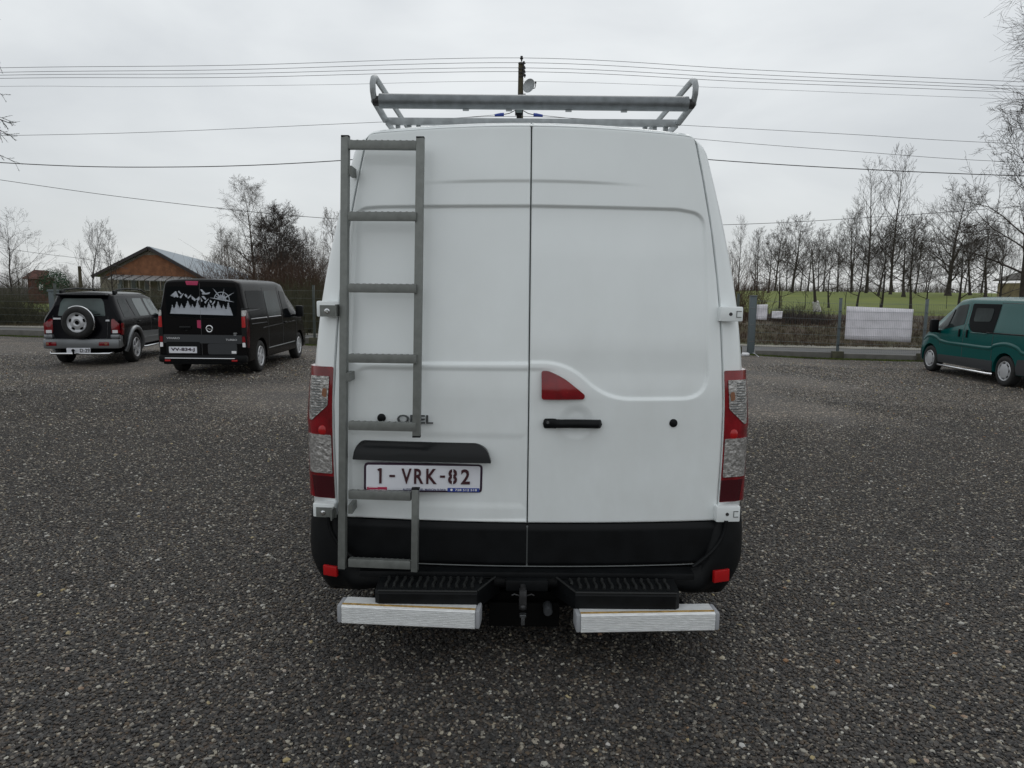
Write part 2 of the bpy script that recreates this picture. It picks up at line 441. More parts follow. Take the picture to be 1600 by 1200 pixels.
bm.faces.new(rg[0]); bm.faces.new(rg[-1][::-1]); bmesh.ops.recalc_face_normals(bm, faces=bm.faces)
vob('door_handle', bm_me(bm), 'black_plastic', doorR, 50)
bm = bmesh.new(); p = on(856, 660, .024); lathe(bm, [(.0, -.002), (.007, -.002), (.008, .004), (.008, .012)], 'Y', p, 16); vob('lock_cylinder', bm_me(bm), 'badge_grey', doorR)
for q, dd in (((596, 653), doorL), ((1052, 661), doorR)):
    bm = bmesh.new(); p = on(*q, .0); lathe(bm, [(.0, -.010), (.012, -.010), (.019, -.006), (.0205, .004)], 'Y', p, 24); vob('buffer_cap', bm_me(bm), 'black_plastic', dd)
bl = onxz((846, 579), (857, 579), (881, 590), (914, 617), (912, 623.5), (846, 623.5)); bl = rpoly(bl, [.012, .02, .08, .012, .008, .012], 5)
def bulge(poly, off, amt, cx, cz, rr):
    return lambda a, z, d: Sf(a, z, off-d+amt*max(0, 1-((a-cx)**2+(z-cz)**2)/rr**2))
vob('brake_light', sheet(bl, bulge(bl, .012, .012, .16+XC-.02, on(870, 608).z, .13), .02, .014), 'red_lens', doorR, 60)
bm = bmesh.new(); p = on(878, 614, .016)
for i in range(5): box(bm, p+Vector((i*.012-.024, 0, .001*(i % 2))), (.008, .012, .012), bev=.002)
vob('bulb_reflector', bm_me(bm), 'red_reflector', bpy.data.objects['brake_light'])
# plate lamp bar
pb = onxz((553.5, 715), (556, 699), (564, 688), (748, 693), (762, 702), (768, 721)); pb = rpoly(pb, [.006, .03, .03, .05, .03, .006], 5)
zmid = on(660, 705).z
vob('plate_lamp_bar', sheet(pb, lambda a, z, d: Sf(a, z, .034-d*1.0-.030*max(0, (z-zmid+.01)/.05)**2+.006*max(0, (zmid-z)/.04)), .025, .035), 'black_gloss', doorL, 40)
# marque lettering
me = text_me('OPEL', .172, .042, .006, .02)
pc = on(648.5, 655, .006); me.transform(Matrix.Translation(pc) @ Matrix.Rotation(-.05, 4, 'Z')); vob('marque_lettering', me, 'badge_grey', doorL)
# hinges: white cast covers on the right, open brackets on the left
def hinge(x0, y0, x1, y1, side):
    a, b = on(x0, y0), on(x1, y1); cx, cz = (a.x+b.x)/2, (a.z+b.z)/2; w, h = abs(b.x-a.x), abs(a.z-b.z)
    bm = bmesh.new(); yc = float(S(cx, cz))+.012
    box(bm, (cx, yc-.028, cz), (w, .05, h), Euler((0, 0, side*.10)).to_matrix(), bev=.007)
    o = vob('hinge_cover', bm_me(bm), 'white_paint', None, 40)
    return o, cx, yc, cz, w, h
for (x0, y0, x1, y1) in ((1122, 479, 1156, 502), (1116, 788, 1151, 811)):
    o, cx, yc, cz, w, h = hinge(x0, y0, x1, y1, 1)
    bm = bmesh.new(); lathe(bm, [(.0, -.003), (.008, -.003), (.009, .002), (.009, .01)], 'Y', (cx-.004, yc-.053, cz), 16); vob('bolt', bm_me(bm), 'dark_steel', o)
    bm = bmesh.new()
    for dx, dz, sx, sz in ((0, .014, .022, .003), (0, -.014, .022, .003), (-.011, 0, .003, .031)): box(bm, (cx+w*.33+dx, yc-.050, cz+dz), (sx, .006, sz))
    vob('catch_outline', bm_me(bm), 'seam_grey', o)
for (x0, y0, x1, y1) in ((499, 470, 534, 495), (493, 782, 527, 805)):
    o, cx, yc, cz, w, h = hinge(x0, y0, x1, y1, -1)
    bm = bmesh.new(); box(bm, (cx+.012, yc-.058, cz-.008), (w*.92, .006, h*.7), Euler((0, 0, -.1)).to_matrix()); box(bm, (cx+w*.45, yc-.085, cz-.005), (.006, .06, h*.75)); vob('ladder_bracket', bm_me(bm), 'ladder_steel', o)
    bm = bmesh.new(); lathe(bm, [(.0, -.008), (.006, -.008), (.009, -.003), (.013, -.002), (.013, .003)], 'Y', (cx-.004, yc-.062, cz-.01), 8); vob('bolt', bm_me(bm), 'chrome', o)

# number plate (turned a little clockwise as it hangs)
pc = on(661.7, 747, .028); pw, ph = .560, .137; tilt = Matrix.Translation(pc) @ Matrix.Rotation(.075, 4, 'Z') @ Matrix.Rotation(.022, 4, 'Y')
def rr_me(w, h, r, d, cx=0, cz=0):
    bm = bmesh.new(); f = bm.faces.new([bm.verts.new((x, 0, z)) for x, z in stadium(cx, cz, w, h, r, 5)])
    g = bmesh.ops.extrude_face_region(bm, geom=[f]); bmesh.ops.translate(bm, vec=(0, d, 0), verts=[v for v in g['geom'] if isinstance(v, bmesh.types.BMVert)])
    bmesh.ops.recalc_face_normals(bm, faces=bm.faces); return bm_me(bm)
me = rr_me(pw, ph, .018, .02); me.transform(tilt); plate = vob('number_plate', me, 'plate_frame')
me = rr_me(pw-.022, ph-.016, .012, .004, 0, .001); me.transform(tilt @ Matrix.Translation((0, -.003, 0))); vob('plate_face', me, 'plate_white', plate)
me = rr_me(.094, .0185, .002, .002, -.218, -.054); me.transform(tilt @ Matrix.Translation((0, -.0048, 0))); vob('red_strip', me, 'strip_red', plate)
me = rr_me(.152, .0185, .002, .002, .191, -.055); me.transform(tilt @ Matrix.Translation((0, -.0048, 0))); vob('blue_strip', me, 'strip_blue', plate)
hc = .074
for ch, cx, w in (('1', -.205, .018), ('-', -.147, .026), ('V', -.080, .047), ('R', -.022, .044), ('K', .038, .050), ('-', .090, .024), ('8', .138, .043), ('2', .199, .043)):
    if ch == '1':
        bm = bmesh.new(); box(bm, (.003, 0, 0), (.0115, .003, hc)); box(bm, (-.0055, 0, hc*.40), (.009, .003, .010), Euler((0, -.5, 0)).to_matrix()); me = bm_me(bm)
    elif ch == '-':
        bm = bmesh.new(); box(bm, (0, 0, 0), (w, .003, .0105)); me = bm_me(bm)
    else: me = text_me(ch, w, hc, .003, .022)
    me.transform(tilt @ Matrix.Translation((cx, -.006, .010))); vob('plate_character', me, 'plate_ink', plate)
bm = bmesh.new(); box(bm, (0, 0, 0), (.0045, .003, hc*1.04)); me = bm_me(bm); me.transform(tilt @ Matrix.Translation((.138, -.0082, .010))); vob('stencil_gap', me, 'plate_white', plate)
for s, cx, w, h, mm in (('AUTO HANDEL MARCIN SLIWA', .005, .205, .0100, 'ink_navy'), ('728 512 518', .203, .104, .0110, 'print_white'), ('MARCIN SLIWA', -.212, .072, .006, 'print_white')):
    me = text_me(s, w, h, .001, .012 if h > .007 else .03)
    me.transform(tilt @ Matrix.Translation((cx, -.0066, -.0545 if h > .007 else -.0585))); vob('dealer_lettering', me, mm, plate)
bm = bmesh.new(); f = bm.faces.new([bm.verts.new((x, 0, z)) for x, z in ((-.035, -.002), (-.02, .002), (-.005, .0045), (.012, .0045), (.022, .001), (.01, .002), (-.01, .002))]); me = bm_me(bm)
me.transform(tilt @ Matrix.Translation((-.232, -.0056, -.049))); vob('car_emblem', me, 'print_white', plate)
bm = bmesh.new(); bmesh.ops.create_circle(bm, cap_ends=True, segments=14, radius=.006, matrix=Matrix.Rotation(PI/2, 4, 'X')); me = bm_me(bm)
me.transform(tilt @ Matrix.Translation((.134, -.0056, -.0545))); vob('phone_emblem', me, 'print_white', plate)

# tail lights wrapped round the corners; u = distance outwards from the door edge, -> wraps forward
def corner(side, off):
    A0 = lambda z: float(smooth1(WD, z)); C0 = lambda z: float(smooth1(WS, z))
    def f(u, z, d):
        a, c = A0(z)+.004, C0(z); w = c-a; t = u/w; o = off-d
        if t <= 1:
            x = a+u; y = float(S(XC+x, z))+.014*t+.10*max(0, t-.55)**2.2*4*.55; return Vector((XC+side*(x+o*.35*max(0, t)), y-o, z))
        yb = float(S(XC+c, z))+.014+.10*(.45)**2.2*4*.55
        return Vector((XC+side*(c+o+.002), yb+(u-w)*1.0-o*.2, z))
    return f
def uz(side, pts):
    out = []
    for x, y in pts:
        if side < 0: x = 1648-x       # mirror of the right-hand light about the seam
        p = on(x, y); out.append((max(-.002, side*(p.x-XC)-float(smooth1(WD, p.z))-.004), p.z))
    return out
zt, zb_ = on(1145, 579).z, on(1140, 784).z
for side in (-1, 1):
    T = [(0, zb_), (0, zt), (.13, zt), (.235, zt), (.25, zt-.2), (.27, zt-.30), (.27, zb_+.14), (.24, zb_+.1), (.23, zb_)]
    body = sheet(rpoly(T, [.004, .01, 0, .02, 0, .02, .02, .02, .015], 3), corner(side, .004), .03, .018)
    o = vob('tail_light', body, 'red_lens', None, 50)
    up = [(.018, zt-.045), (.118, zt-.045), (.121, zt-.26), (.105, zt-.262), (.022, zt-.185)]
    vob('indicator_lens', sheet(rpoly(up, .008, 3), corner(side, .009), .02, .006), 'reflector_chrome', o, 50)
    vob('indicator_bulb', sheet(rpoly([(.026, zt-.105), (.048, zt-.10), (.052, zt-.14), (.030, zt-.15)], .015, 4), corner(side, .0105), .03, .004), 'amber', o, 50)
    bm = bmesh.new(); fm = corner(side, .0105)
    for i in range(15):
        z = zt-.06-i*.0125; u1 = .104; u0 = .062 if i < 8 else (.03 if i < 10 else .03+(i-10)*.014)
        tube(bm, [fm(u0, z, 0), fm((u0+u1)/2, z, 0), fm(u1, z, 0)], .0024, 4)
    vob('lens_rib', bm_me(bm), 'seam_grey', o, None)['kind'] = 'stuff'
    lo = [(.006, zb_+.125), (.125, zb_+.125), (.13, zb_+.315), (.006, zb_+.315)]
    vob('reversing_lens', sheet(rpoly(lo, .008, 3), corner(side, .009), .02, .006), 'reflector_chrome', o, 50)
    vob('dark_lens', sheet([(.0, zb_+.004), (.105, zb_+.004), (.115, zb_+.11), (.0, zb_+.11)], corner(side, .007), .03, .002), 'dark_red_lens', o, 50)
    bm = bmesh.new(); fm = corner(side, .004); p = fm(.05, zt-.31, 0)
    bmesh.ops.create_icosphere(bm, subdivisions=2, radius=.022, matrix=Matrix.Translation(p) @ Matrix.Diagonal((1, .35, 1.2, 1))); vob('brake_bulb', bm_me(bm), 'red_reflector', o, 60)

# bumper: a band that runs round the corners, high at the ends and low in the middle
ns, ntt = 96, 14
path = []
for i in range(ns):
    s = i/(ns-1)*2-1; sg = 1 if s >= 0 else -1; a = abs(s)
    if a < .72: x = a/.72*.93; y = 3.275+.085*x*x
    elif a < .86:
        t = (a-.72)/.14*PI/2; x = .93+.155*math.sin(t); y = 3.348+.15*(1-math.cos(t))
    else: x = 1.085; y = 3.498+(a-.86)/.14*.55
    path.append((sg*x, y, a))
P = np.zeros((ntt, ns, 3))
for i, (x, y, a) in enumerate(path):
    ax = abs(x)
    zt2 = .425+.275*float(sstep(.84, .945, ax))-.05*float(sstep(.93, 1.0, a))
    if ax < .80: zt2 = .425
    zb2 = .315-.05*float(sstep(.6, .85, ax))+.04*float(sstep(1.0, 1.085, ax))+.10*float(sstep(.86, 1, a))
    for j in range(ntt):
        t = j/(ntt-1); z = zb2+(zt2-zb2)*t
        b = .028*math.sin(min(1, t*1.15)*PI)**.6 if t < .87 else 0
        inset = .055*max(0, 1-t*2.6)**2+.03*max(0, (t-.9)/.1)**2
        nx = 0 if ax < .93 else (ax-.93)/.155
        P[j, i] = (XC+x-math.copysign(inset*nx, x)+math.copysign(b*nx*.4, x), y+inset*(1-nx*.6)-b*(1-nx), z)
bum = vob('rear_bumper', grid_me(P, None), 'black_plastic', None, 35)
md = bum.modifiers.new('thickness', 'SOLIDIFY'); md.thickness = .02; md.offset = -1
# raised rib line inside each corner
for side in (-1, 1):
    bm = bmesh.new(); pts = []
    for t in np.linspace(0, 1, 14):
        x = .965-.16*t**1.8; z = .66-.225*(t**.8)
        pts.append((XC+side*x, 3.275+.085*x*x-.026, z))
    tube(bm, pts, .010, 8); vob('corner_rib', bm_me(bm), 'black_plastic', bum, 40)
for q in (((506, 881), (530, 898)), ((1112, 889), (1138, 906))):
    a, b = on(*q[0], .03), on(*q[1], .03); cx, cz = (a.x+b.x)/2, (a.z+b.z)/2
    w, h = abs(b.x-a.x), abs(a.z-b.z); sd_ = 1 if cx > 0 else -1
    bm = bmesh.new(); ax = abs(cx-XC); yb = 3.348+.15*(1-math.sqrt(max(0, 1-((ax-.93)/.155)**2))) if ax > .93 else 3.275+.085*ax*ax
    box(bm, (cx, yb-.026, cz), (w, .018, h), Euler((0, 0, sd_*.35)).to_matrix(), bev=.004); vob('reflector', bm_me(bm), 'red_reflector', bum, 40)
mat('step_rib', (.011, .012, .012), .6)
# centre ledge and moulded steps
bm = bmesh.new()
for x0, x1, z0, z1, y0, y1 in ((-.80, .80, .395, .426, 3.235, 3.33), (-.10, .10, .345, .40, 3.20, 3.33)): box(bm, (XC+(x0+x1)/2, (y0+y1)/2, (z0+z1)/2), (x1-x0, y1-y0, z1-z0), bev=.008)
vob('bumper_ledge', bm_me(bm), 'black_plastic', bum, 40)
def step_block(side):
    x_out, x_in = (.70, .12) if side > 0 else (.70, .13)
    prof = [(3.34, .410), (3.245, .407), (3.235, .398), (3.105, .388), (3.095, .374), (3.10, .305), (3.12, .295), (3.36, .29)]
    bm = bmesh.new(); xs = [x_in, x_in+.015, x_in+.10, x_out-.02, x_out]; fr = [.0, .12, 1, 1, .93]; rg = []
    for x, f in zip(xs, fr):
        rg.append([bm.verts.new((XC+side*x, 3.30-(3.30-y)*(f if y < 3.23 else 1), z)) for y, z in prof])
    for i in range(len(rg)-1):
        for k in range(len(prof)): bm.faces.new((rg[i][k], rg[i][(k+1) % len(prof)], rg[i+1][(k+1) % len(prof)], rg[i+1][k]))
    bm.faces.new(rg[0]); bm.faces.new(rg[-1]); bmesh.ops.recalc_face_normals(bm, faces=bm.faces)
    o = vob('bumper_step', bm_me(bm), 'black_plastic', None, 30)
    bm = bmesh.new()
    tube(bm, [(XC+side*(x_in+.10), 3.101, .387), (XC+side*(x_out-.015), 3.101, .387)], .005, 6); tube(bm, [(XC+side*(x_in+.02), 3.242, .404), (XC+side*(x_out-.015), 3.242, .404)], .0045, 6)
    tube(bm, [(XC+side*(x_in+.02), 3.24, .402), (XC+side*(x_in+.10), 3.105, .388)], .005, 6)
    vob('step_lip', bm_me(bm), 'step_rib', o, 40)
    for i in range(13):
        x = x_in+.075+i*(x_out-x_in-.10)/13+.012; y0 = 3.125+(.05 if i == 0 else 0); bm = bmesh.new()
        wv = .0035*math.sin(i*2.3)
        tube(bm, [(XC+side*x, y0, .392), (XC+side*(x+.004), (y0+3.23)/2-.02, .397), (XC+side*(x-.003), (y0+3.23)/2+.02, .398), (XC+side*(x+wv), 3.222, .402)], .0085, 6)
        vob('tread_rib', bm_me(bm), 'step_rib', o, 60)
for s in (-1, 1): step_block(s)
# towing bracket
bm = bmesh.new(); box(bm, (XC, 3.36, .255), (1.5, .07, .07), bev=.006); box(bm, (XC-.01, 3.27, .20), (.34, .012, .12), bev=.003); box(bm, (XC, 3.40, .33), (.55, .04, .16))
tb = vob('tow_bracket', bm_me(bm), 'underbody', None, 30)
bm = bmesh.new(); c = photo(817, 938, 3.16)
box(bm, c+Vector((0, .0, .02)), (.034, .05, .065), bev=.005); box(bm, c+Vector((0, .02, -.025)), (.036, .03, .05), bev=.004); lathe(bm, [(.0, .075), (.012, .075), (.012, .05), (.015, .05), (.015, .045)], 'Z', c, 14)
for s in (-1, 1): tube(bm, [c+Vector((s*.015, 0, .022)), c+Vector((s*.04, .0, .030)), c+Vector((s*.052, .0, .024))], .0035, 6)
vob('tow_coupling', bm_me(bm), 'dark_steel', tb, 40)
bm = bmesh.new(); c2 = photo(817, 948, 3.15); bmesh.ops.create_uvsphere(bm, u_segments=16, v_segments=10, radius=.017, matrix=Matrix.Translation(c2)); vob('tow_ball', bm_me(bm), 'dark_steel', tb, 60)
bm = bmesh.new(); c3 = photo(817, 968, 3.16); box(bm, c3, (.018, .03, .045), bev=.003); box(bm, c3+Vector((0, 0, .022)), (.03, .03, .012), bev=.003); vob('coupling_pin', bm_me(bm), 'badge_grey', tb, 40)
bm = bmesh.new(); c4 = photo(856, 954, 3.2); lathe(bm, [(.0, -.02), (.018, -.02), (.022, -.012), (.022, .06)], 'Y', c4, 18); vob('trailer_socket', bm_me(bm), 'grey_plastic', tb, 40)

# ribbed aluminium steps
def alu_step(pa, pb, name='aluminium_step'):
    a, b = Vector(pa), Vector(pb); ln = (b-a).length; ang = math.atan2(b.y-a.y, b.x-a.x); M = Matrix.Translation(((a+b)/2)) @ Matrix.Rotation(ang, 4, 'Z')
    prof = [(.10, .0), (.012, .0), (.002, -.004)]; k = 9; top, bot = -.006, -.080
    for i in range(k):
        z0 = top+(bot-top)*i/k; z1 = top+(bot-top)*(i+1)/k; m = (z0+z1)/2; g = (z1-z0)*.22
        prof += [(.0, z0), (.0, m-g*.6+(z1-m)*.0), (.0038, m+g), (.0038, z1-g*.5)]
    prof += [(.0, bot), (.004, -.085), (.10, -.085)]
    bm = bmesh.new(); rg = [[bm.verts.new((x, y, z)) for y, z in prof] for x in (-ln/2, ln/2)]; m = len(prof)
    for q in range(m): bm.faces.new((rg[0][q], rg[0][(q+1) % m], rg[1][(q+1) % m], rg[1][q]))
    bm.faces.new(rg[0]); bm.faces.new(rg[1]); bmesh.ops.recalc_face_normals(bm, faces=bm.faces); me = bm_me(bm); me.transform(M)
    o = vob(name, me, 'aluminium', None, 20)
    bm = bmesh.new(); box(bm, (0, .022, .0015), (ln, .012, .003)); me = bm_me(bm); me.transform(M); vob('grip_strip', me, 'ochre_strip', o)
    for s in (-1, 1):
        bm = bmesh.new(); box(bm, (s*(ln/2+.011), .052, -.0425), (.022, .10, .084), bev=.009); me = bm_me(bm); me.transform(M); vob('end_cap', me, 'grey_cap', o, 40)
    for s in (-.6, .6):
        bm = bmesh.new(); box(bm, (s*ln/2, .20, -.05), (.05, .22, .05)); me = bm_me(bm); me.transform(M); vob('mounting_arm', me, 'underbody', o)
alu_step((-.768, 3.073, .331), (-.157, 3.028, .306 + .012)); alu_step((.322, 3.032, .306), (.937, 3.068, .314))
# wheels, exhaust
def wheel(parent, x, y, r, w, side, nm='wheel', rim='alloy', off=None, spokes=5, hub=True, z=None):
    z = r if z is None else z; o_ = None
    bm = bmesh.new(); rr = r*.64
    lathe(bm, [(rr, -w*.42), (rr+.015, -w*.48), (r*.88, -w*.5), (r*.97, -w*.42), (r, -w*.3), (r, w*.3), (r*.97, w*.42), (r*.88, w*.5), (rr+.015, w*.48), (rr, w*.42)], 'X', (x, y, z), 40)
    o = link(nm, bm_me(bm), MATS['rubber'], parent, 50, off=off)
    bm = bmesh.new(); e = side*w*.5
    lathe(bm, [(rr+.004, e*.86), (rr-.004, e*1.0), (rr-.02, e*.96), (rr-.03, e*.6), (rr-.035, -e*.5)], 'X', (x, y, z), 36)
    lathe(bm, [(0, e*.94), (r*.16, e*.92), (r*.19, e*.8), (r*.19, e*.3)], 'X', (x, y, z), 20)
    for k in range(spokes):
        t = 2*PI*(k+.25)/spokes; M3 = Matrix.Rotation(t, 3, 'X'); c = Vector((x, y, z))+M3 @ Vector((e*.74, 0, rr*.56))
        box(bm, c, (abs(e)*.26, r*.20 if spokes > 5 else r*.23, rr*.86), M3, bev=.012)
    link('rim', bm_me(bm), MATS[rim], o, 40, off=off)
    bm = bmesh.new(); lathe(bm, [(0, e*.35), (rr-.03, e*.33), (rr-.03, -e*.3)], 'X', (x, y, z), 24); link('brake_disc', bm_me(bm), MATS['underbody'], o, 40, off=off)
    return o
for (x, y) in ((-.975, 4.55), (.975, 4.55), (-.94, 8.2), (.94, 8.2)): wheel(van, XC+x, y, .35, .22, 1 if x > 0 else -1, off=VL)

# ladder on the left door
lad_y = lambda x, z: float(S(x, z))-.105
def lad(x, y):
    Y = 3.2
    for _ in range(10): p = photo(x, y, Y); Y = lad_y(p.x, p.z)
    return photo(x, y, Y)
def beam(bm, a, b, w, d, bev=.003):
    v = b-a; q = v.to_track_quat('Z', 'Y'); box(bm, (a+b)/2, (w, d, v.length), q.to_matrix(), bev)
la, lb = lad(540, 214), lad(535, 888); ra, rb = lad(657, 216), lad(651, 681); rc, rd = lad(649.5, 764), lad(648, 892)
bm = bmesh.new(); v = lb-la
lr = bmesh.new(); beam(lr, la, lb, .036, .03); ladder = vob('ladder', bm_me(lr), 'ladder_steel', None, 30)
bm = bmesh.new(); beam(bm, ra, rb, .036, .03); vob('rail', bm_me(bm), 'ladder_steel', ladder, 30)
bm = bmesh.new(); beam(bm, rc, rd, .036, .03); vob('rail', bm_me(bm), 'ladder_steel', ladder, 30)
for e in (ra, rb, rc, la, lb):
    bm = bmesh.new(); box(bm, e+Vector((0, 0, .002 if e in (ra, rc, la) else -.002)), (.037, .031, .008), bev=.002); vob('end_plug', bm_me(bm), 'black_plastic', ladder)
for (yl, yr) in ((226.5, 227.5), (338, 338.5), (450, 451), (559.5, 561), (664.5, 667), (772, 775), (878, 882)):
    a, b = lad(545.5, yl), lad(651 if yl < 700 else 642.5, yr); a = Vector((a.x, a.y, a.z)); bm = bmesh.new()
    d = b-a; q = Matrix.Rotation(math.atan2(d.y, d.x), 3, 'Z') @ Matrix.Rotation(-math.atan2(d.z, math.hypot(d.x, d.y)), 3, 'Y')
    box(bm, (a+b)/2, (d.length, .03, .040), q, .003)
    for i in range(11):
        t = (i+.5)/11; c = a+d*t+Vector((0, 0, .0205)); box(bm, c, (.009, .026, .0018), q, 0)
    vob('rung', bm_me(bm), 'ladder_steel', ladder, 30)
for z in (2.3, 1.35, .72):
    bm = bmesh.new(); x = la.x+.02; box(bm, (x, lad_y(x, z)+.055, z), (.02, .10, .04)); vob('stand_off', bm_me(bm), 'ladder_steel', ladder)

# roof rack
RX, RH = .092, .775
rk = bmesh.new()
beam(rk, Vector((RX-RH, 3.92, 2.642)), Vector((RX+RH, 3.92, 2.646)), .03, .035)
rack = vob('roof_rack', bm_me(rk), 'rack_grey', None, 30)
bm = bmesh.new(); pts = [(RX-RH+.025+i*(2*RH-.05)/10, 3.6, 2.664) for i in range(11)]; tube(bm, pts, .0345, 20); vob('loading_roller', bm_me(bm), 'galvanised', rack, 60)
for s in (-1, 1):
    x = RX+s*RH; bm = bmesh.new()
    beam(bm, Vector((x, 3.60, 2.665)), Vector((x, 3.935, 2.642)), .034, .012)
    beam(bm, Vector((x, 3.93, 2.645)), Vector((x, 8.0, 2.66)), .012, .035); vob('side_frame', bm_me(bm), 'rack_grey', rack, 30)
    bm = bmesh.new(); pts = [(x, 3.60, 2.665), (x, 3.565, 2.70), (x, 3.56, 2.735), (x, 3.585, 2.765), (x, 3.63, 2.781), (x, 3.70, 2.783), (x, 4.5, 2.785), (x, 8.0, 2.79)]
    tube(bm, pts, .0145, 12); vob('side_rail', bm_me(bm), 'rack_grey', rack, 60)
    bm = bmesh.new(); lathe(bm, [(0, -s*.0), (.02, s*.0), (.024, -s*.006), (.024, -s*.03)], 'X', (x+s*.006, 3.6, 2.664), 14); vob('roller_bolt', bm_me(bm), 'dark_steel', rack, 40)
    for dx in (.06, .12, .17): bm = bmesh.new(); box(bm, (x-s*dx, 3.94, 2.615), (.022, .03, .05)); vob('roof_foot', bm_me(bm), 'rack_grey', rack)
for yy in (4.9, 5.9, 6.9, 7.9):
    bm = bmesh.new(); beam(bm, Vector((RX-RH, yy, 2.635)), Vector((RX+RH, yy, 2.635)), .03, .035); vob('cross_bar', bm_me(bm), 'rack_grey', rack, 30)
for dx in (-.33, -.12, .17, .44):
    bm = bmesh.new(); box(bm, (RX+dx, 3.60, 2.626), (.03, .01, .008)); vob('roller_clip', bm_me(bm), 'rack_grey', rack)
c = photo(811, 175, 3.93); bm = bmesh.new(); box(bm, c, (.042, .03, .034), bev=.004); box(bm, c-Vector((0, 0, .022)), (.026, .025, .02), bev=.002); lamp = vob('work_lamp', bm_me(bm), 'black_plastic', None, 30)
bm = bmesh.new(); box(bm, c+Vector((0, -.016, .002)), (.032, .004, .02)); vob('lamp_glass', bm_me(bm), 'grey_glass', lamp)
for s, q in ((-1, (786, 179)), (1, (835, 179.5))):
    e = photo(*q, 3.93); bm = bmesh.new(); tube(bm, [c+Vector((s*.02, 0, .008)), c.lerp(e, .6)+Vector((0, 0, .001)), e], .0022, 6)
    far = Vector((e.x+s*.35, 3.93, e.z-.03)); tube(bm, [e+Vector((s*.04, 0, -.002)), far], .0012, 4); vob('lamp_wire', bm_me(bm), 'grey_plastic', lamp)
    bm = bmesh.new(); tube(bm, [e-Vector((s*.005, 0, 0)), e+Vector((s*.012, 0, 0)), e+Vector((s*.045, 0, -.004))], [.010, .009, .006], 8); vob('cable_joint', bm_me(bm), 'strip_blue', lamp, 60)
# ------------------------------------------------------------ ground
def lerp_(a, b, t): return a+(b-a)*t
def lot(x, y): return -.20*sstep(3, 10, x)*sstep(2, 10, y)
FL = [(-60, 30.5), (-20, 26), (-6, 22.6), (7, 22.4), (12.6, 21.2), (40, 17)]      # fence line
fx, fy = zip(*FL)
def fenceY(x): return np.interp(x, fx, fy)
def terrain(x, y):
    x = np.asarray(x, float); y = np.asarray(y, float)
    d = y-fenceY(x)
    right = sstep(-4, 4, x)
    bank = .62*sstep(6, 9, d)+.33*sstep(8, 24, d)+1.55*sstep(22, 100, d)-2.5*sstep(160, 400, d)
    left = .25*sstep(6, 30, d)
    return lot(x, y)+right*bank+(1-right)*left
def strip_me(d0, d1, xs, zoff, ny=8, wob=None):
    P = np.zeros((ny, len(xs), 3))
    for j in range(ny):
        d = d0+(d1-d0)*j/(ny-1); y = fenceY(xs)+d
        P[j, :, 0] = xs; P[j, :, 1] = y; P[j, :, 2] = terrain(xs, y)+zoff
    return grid_me(P)
# gravel lot
def node_mat(name):
    m = bpy.data.materials.new(name); m.use_nodes = True; MATS[name] = m
    return m, m.node_tree.nodes, m.node_tree.links, m.node_tree.nodes['Principled BSDF']
def ramp(n, l, src, stops, interp='LINEAR'):
    r = n.new('ShaderNodeValToRGB'); r.color_ramp.interpolation = interp
    e = r.color_ramp.elements; e[0].position, e[0].color = stops[0][0], (*stops[0][1], 1); e[1].position, e[1].color = stops[1][0], (*stops[1][1], 1)
    for p, c in stops[2:]:
        q = e.new(p); q.color = (*c, 1)
    l.new(src, r.inputs['Fac']); return r
STONES = [(0, (.009, .008, .008)), (.10, (.018, .018, .018)), (.2, (.034, .028, .023)), (.3, (.024, .024, .025)), (.4, (.050, .042, .035)), (.5, (.031, .029, .027)), (.6, (.057, .055, .053)), (.68, (.074, .055, .041)), (.76, (.045, .044, .045)), (.84, (.125, .115, .10)), (.90, (.085, .058, .034)), (.94, (.19, .175, .15)), (.98, (.30, .27, .21)), (1.0, (.42, .41, .37))]
m, n, l, b = node_mat('gravel')
t = n.new('ShaderNodeTexCoord')
v1 = n.new('ShaderNodeTexVoronoi'); v1.inputs['Scale'].default_value = 62; l.new(t.outputs['Object'], v1.inputs['Vector'])
v2 = n.new('ShaderNodeTexVoronoi'); v2.inputs['Scale'].default_value = 17; l.new(t.outputs['Object'], v2.inputs['Vector'])
sp = n.new('ShaderNodeSeparateColor'); l.new(v1.outputs['Color'], sp.inputs[0])
r1 = ramp(n, l, sp.outputs[0], STONES)
# sparse pale stones in patches
sp2 = n.new('ShaderNodeSeparateColor'); l.new(v2.outputs['Color'], sp2.inputs[0])
big = n.new('ShaderNodeTexNoise'); big.inputs['Scale'].default_value = .42; big.inputs['Detail'].default_value = 4; l.new(t.outputs['Object'], big.inputs['Vector'])
thr = n.new('ShaderNodeMapRange'); thr.inputs['From Min'].default_value = .35; thr.inputs['From Max'].default_value = .7; thr.inputs['To Min'].default_value = .985; thr.inputs['To Max'].default_value = .80
l.new(big.outputs['Fac'], thr.inputs['Value'])
gt = n.new('ShaderNodeMath'); gt.operation = 'GREATER_THAN'; l.new(sp2.outputs[1], gt.inputs[0]); l.new(thr.outputs['Result'], gt.inputs[1])
lt = n.new('ShaderNodeMath'); lt.operation = 'LESS_THAN'; l.new(v2.outputs['Distance'], lt.inputs[0]); lt.inputs[1].default_value = .30
an = n.new('ShaderNodeMath'); an.operation = 'MULTIPLY'; l.new(gt.outputs[0], an.inputs[0]); l.new(lt.outputs[0], an.inputs[1])
mxp = n.new('ShaderNodeMixRGB'); l.new(an.outputs[0], mxp.inputs['Fac']); l.new(r1.outputs['Color'], mxp.inputs['Color1']); mxp.inputs['Color2'].default_value = (.30, .285, .25, 1)
n3 = n.new('ShaderNodeTexNoise'); n3.inputs['Scale'].default_value = .7; n3.inputs['Detail'].default_value = 6; l.new(t.outputs['Object'], n3.inputs['Vector'])
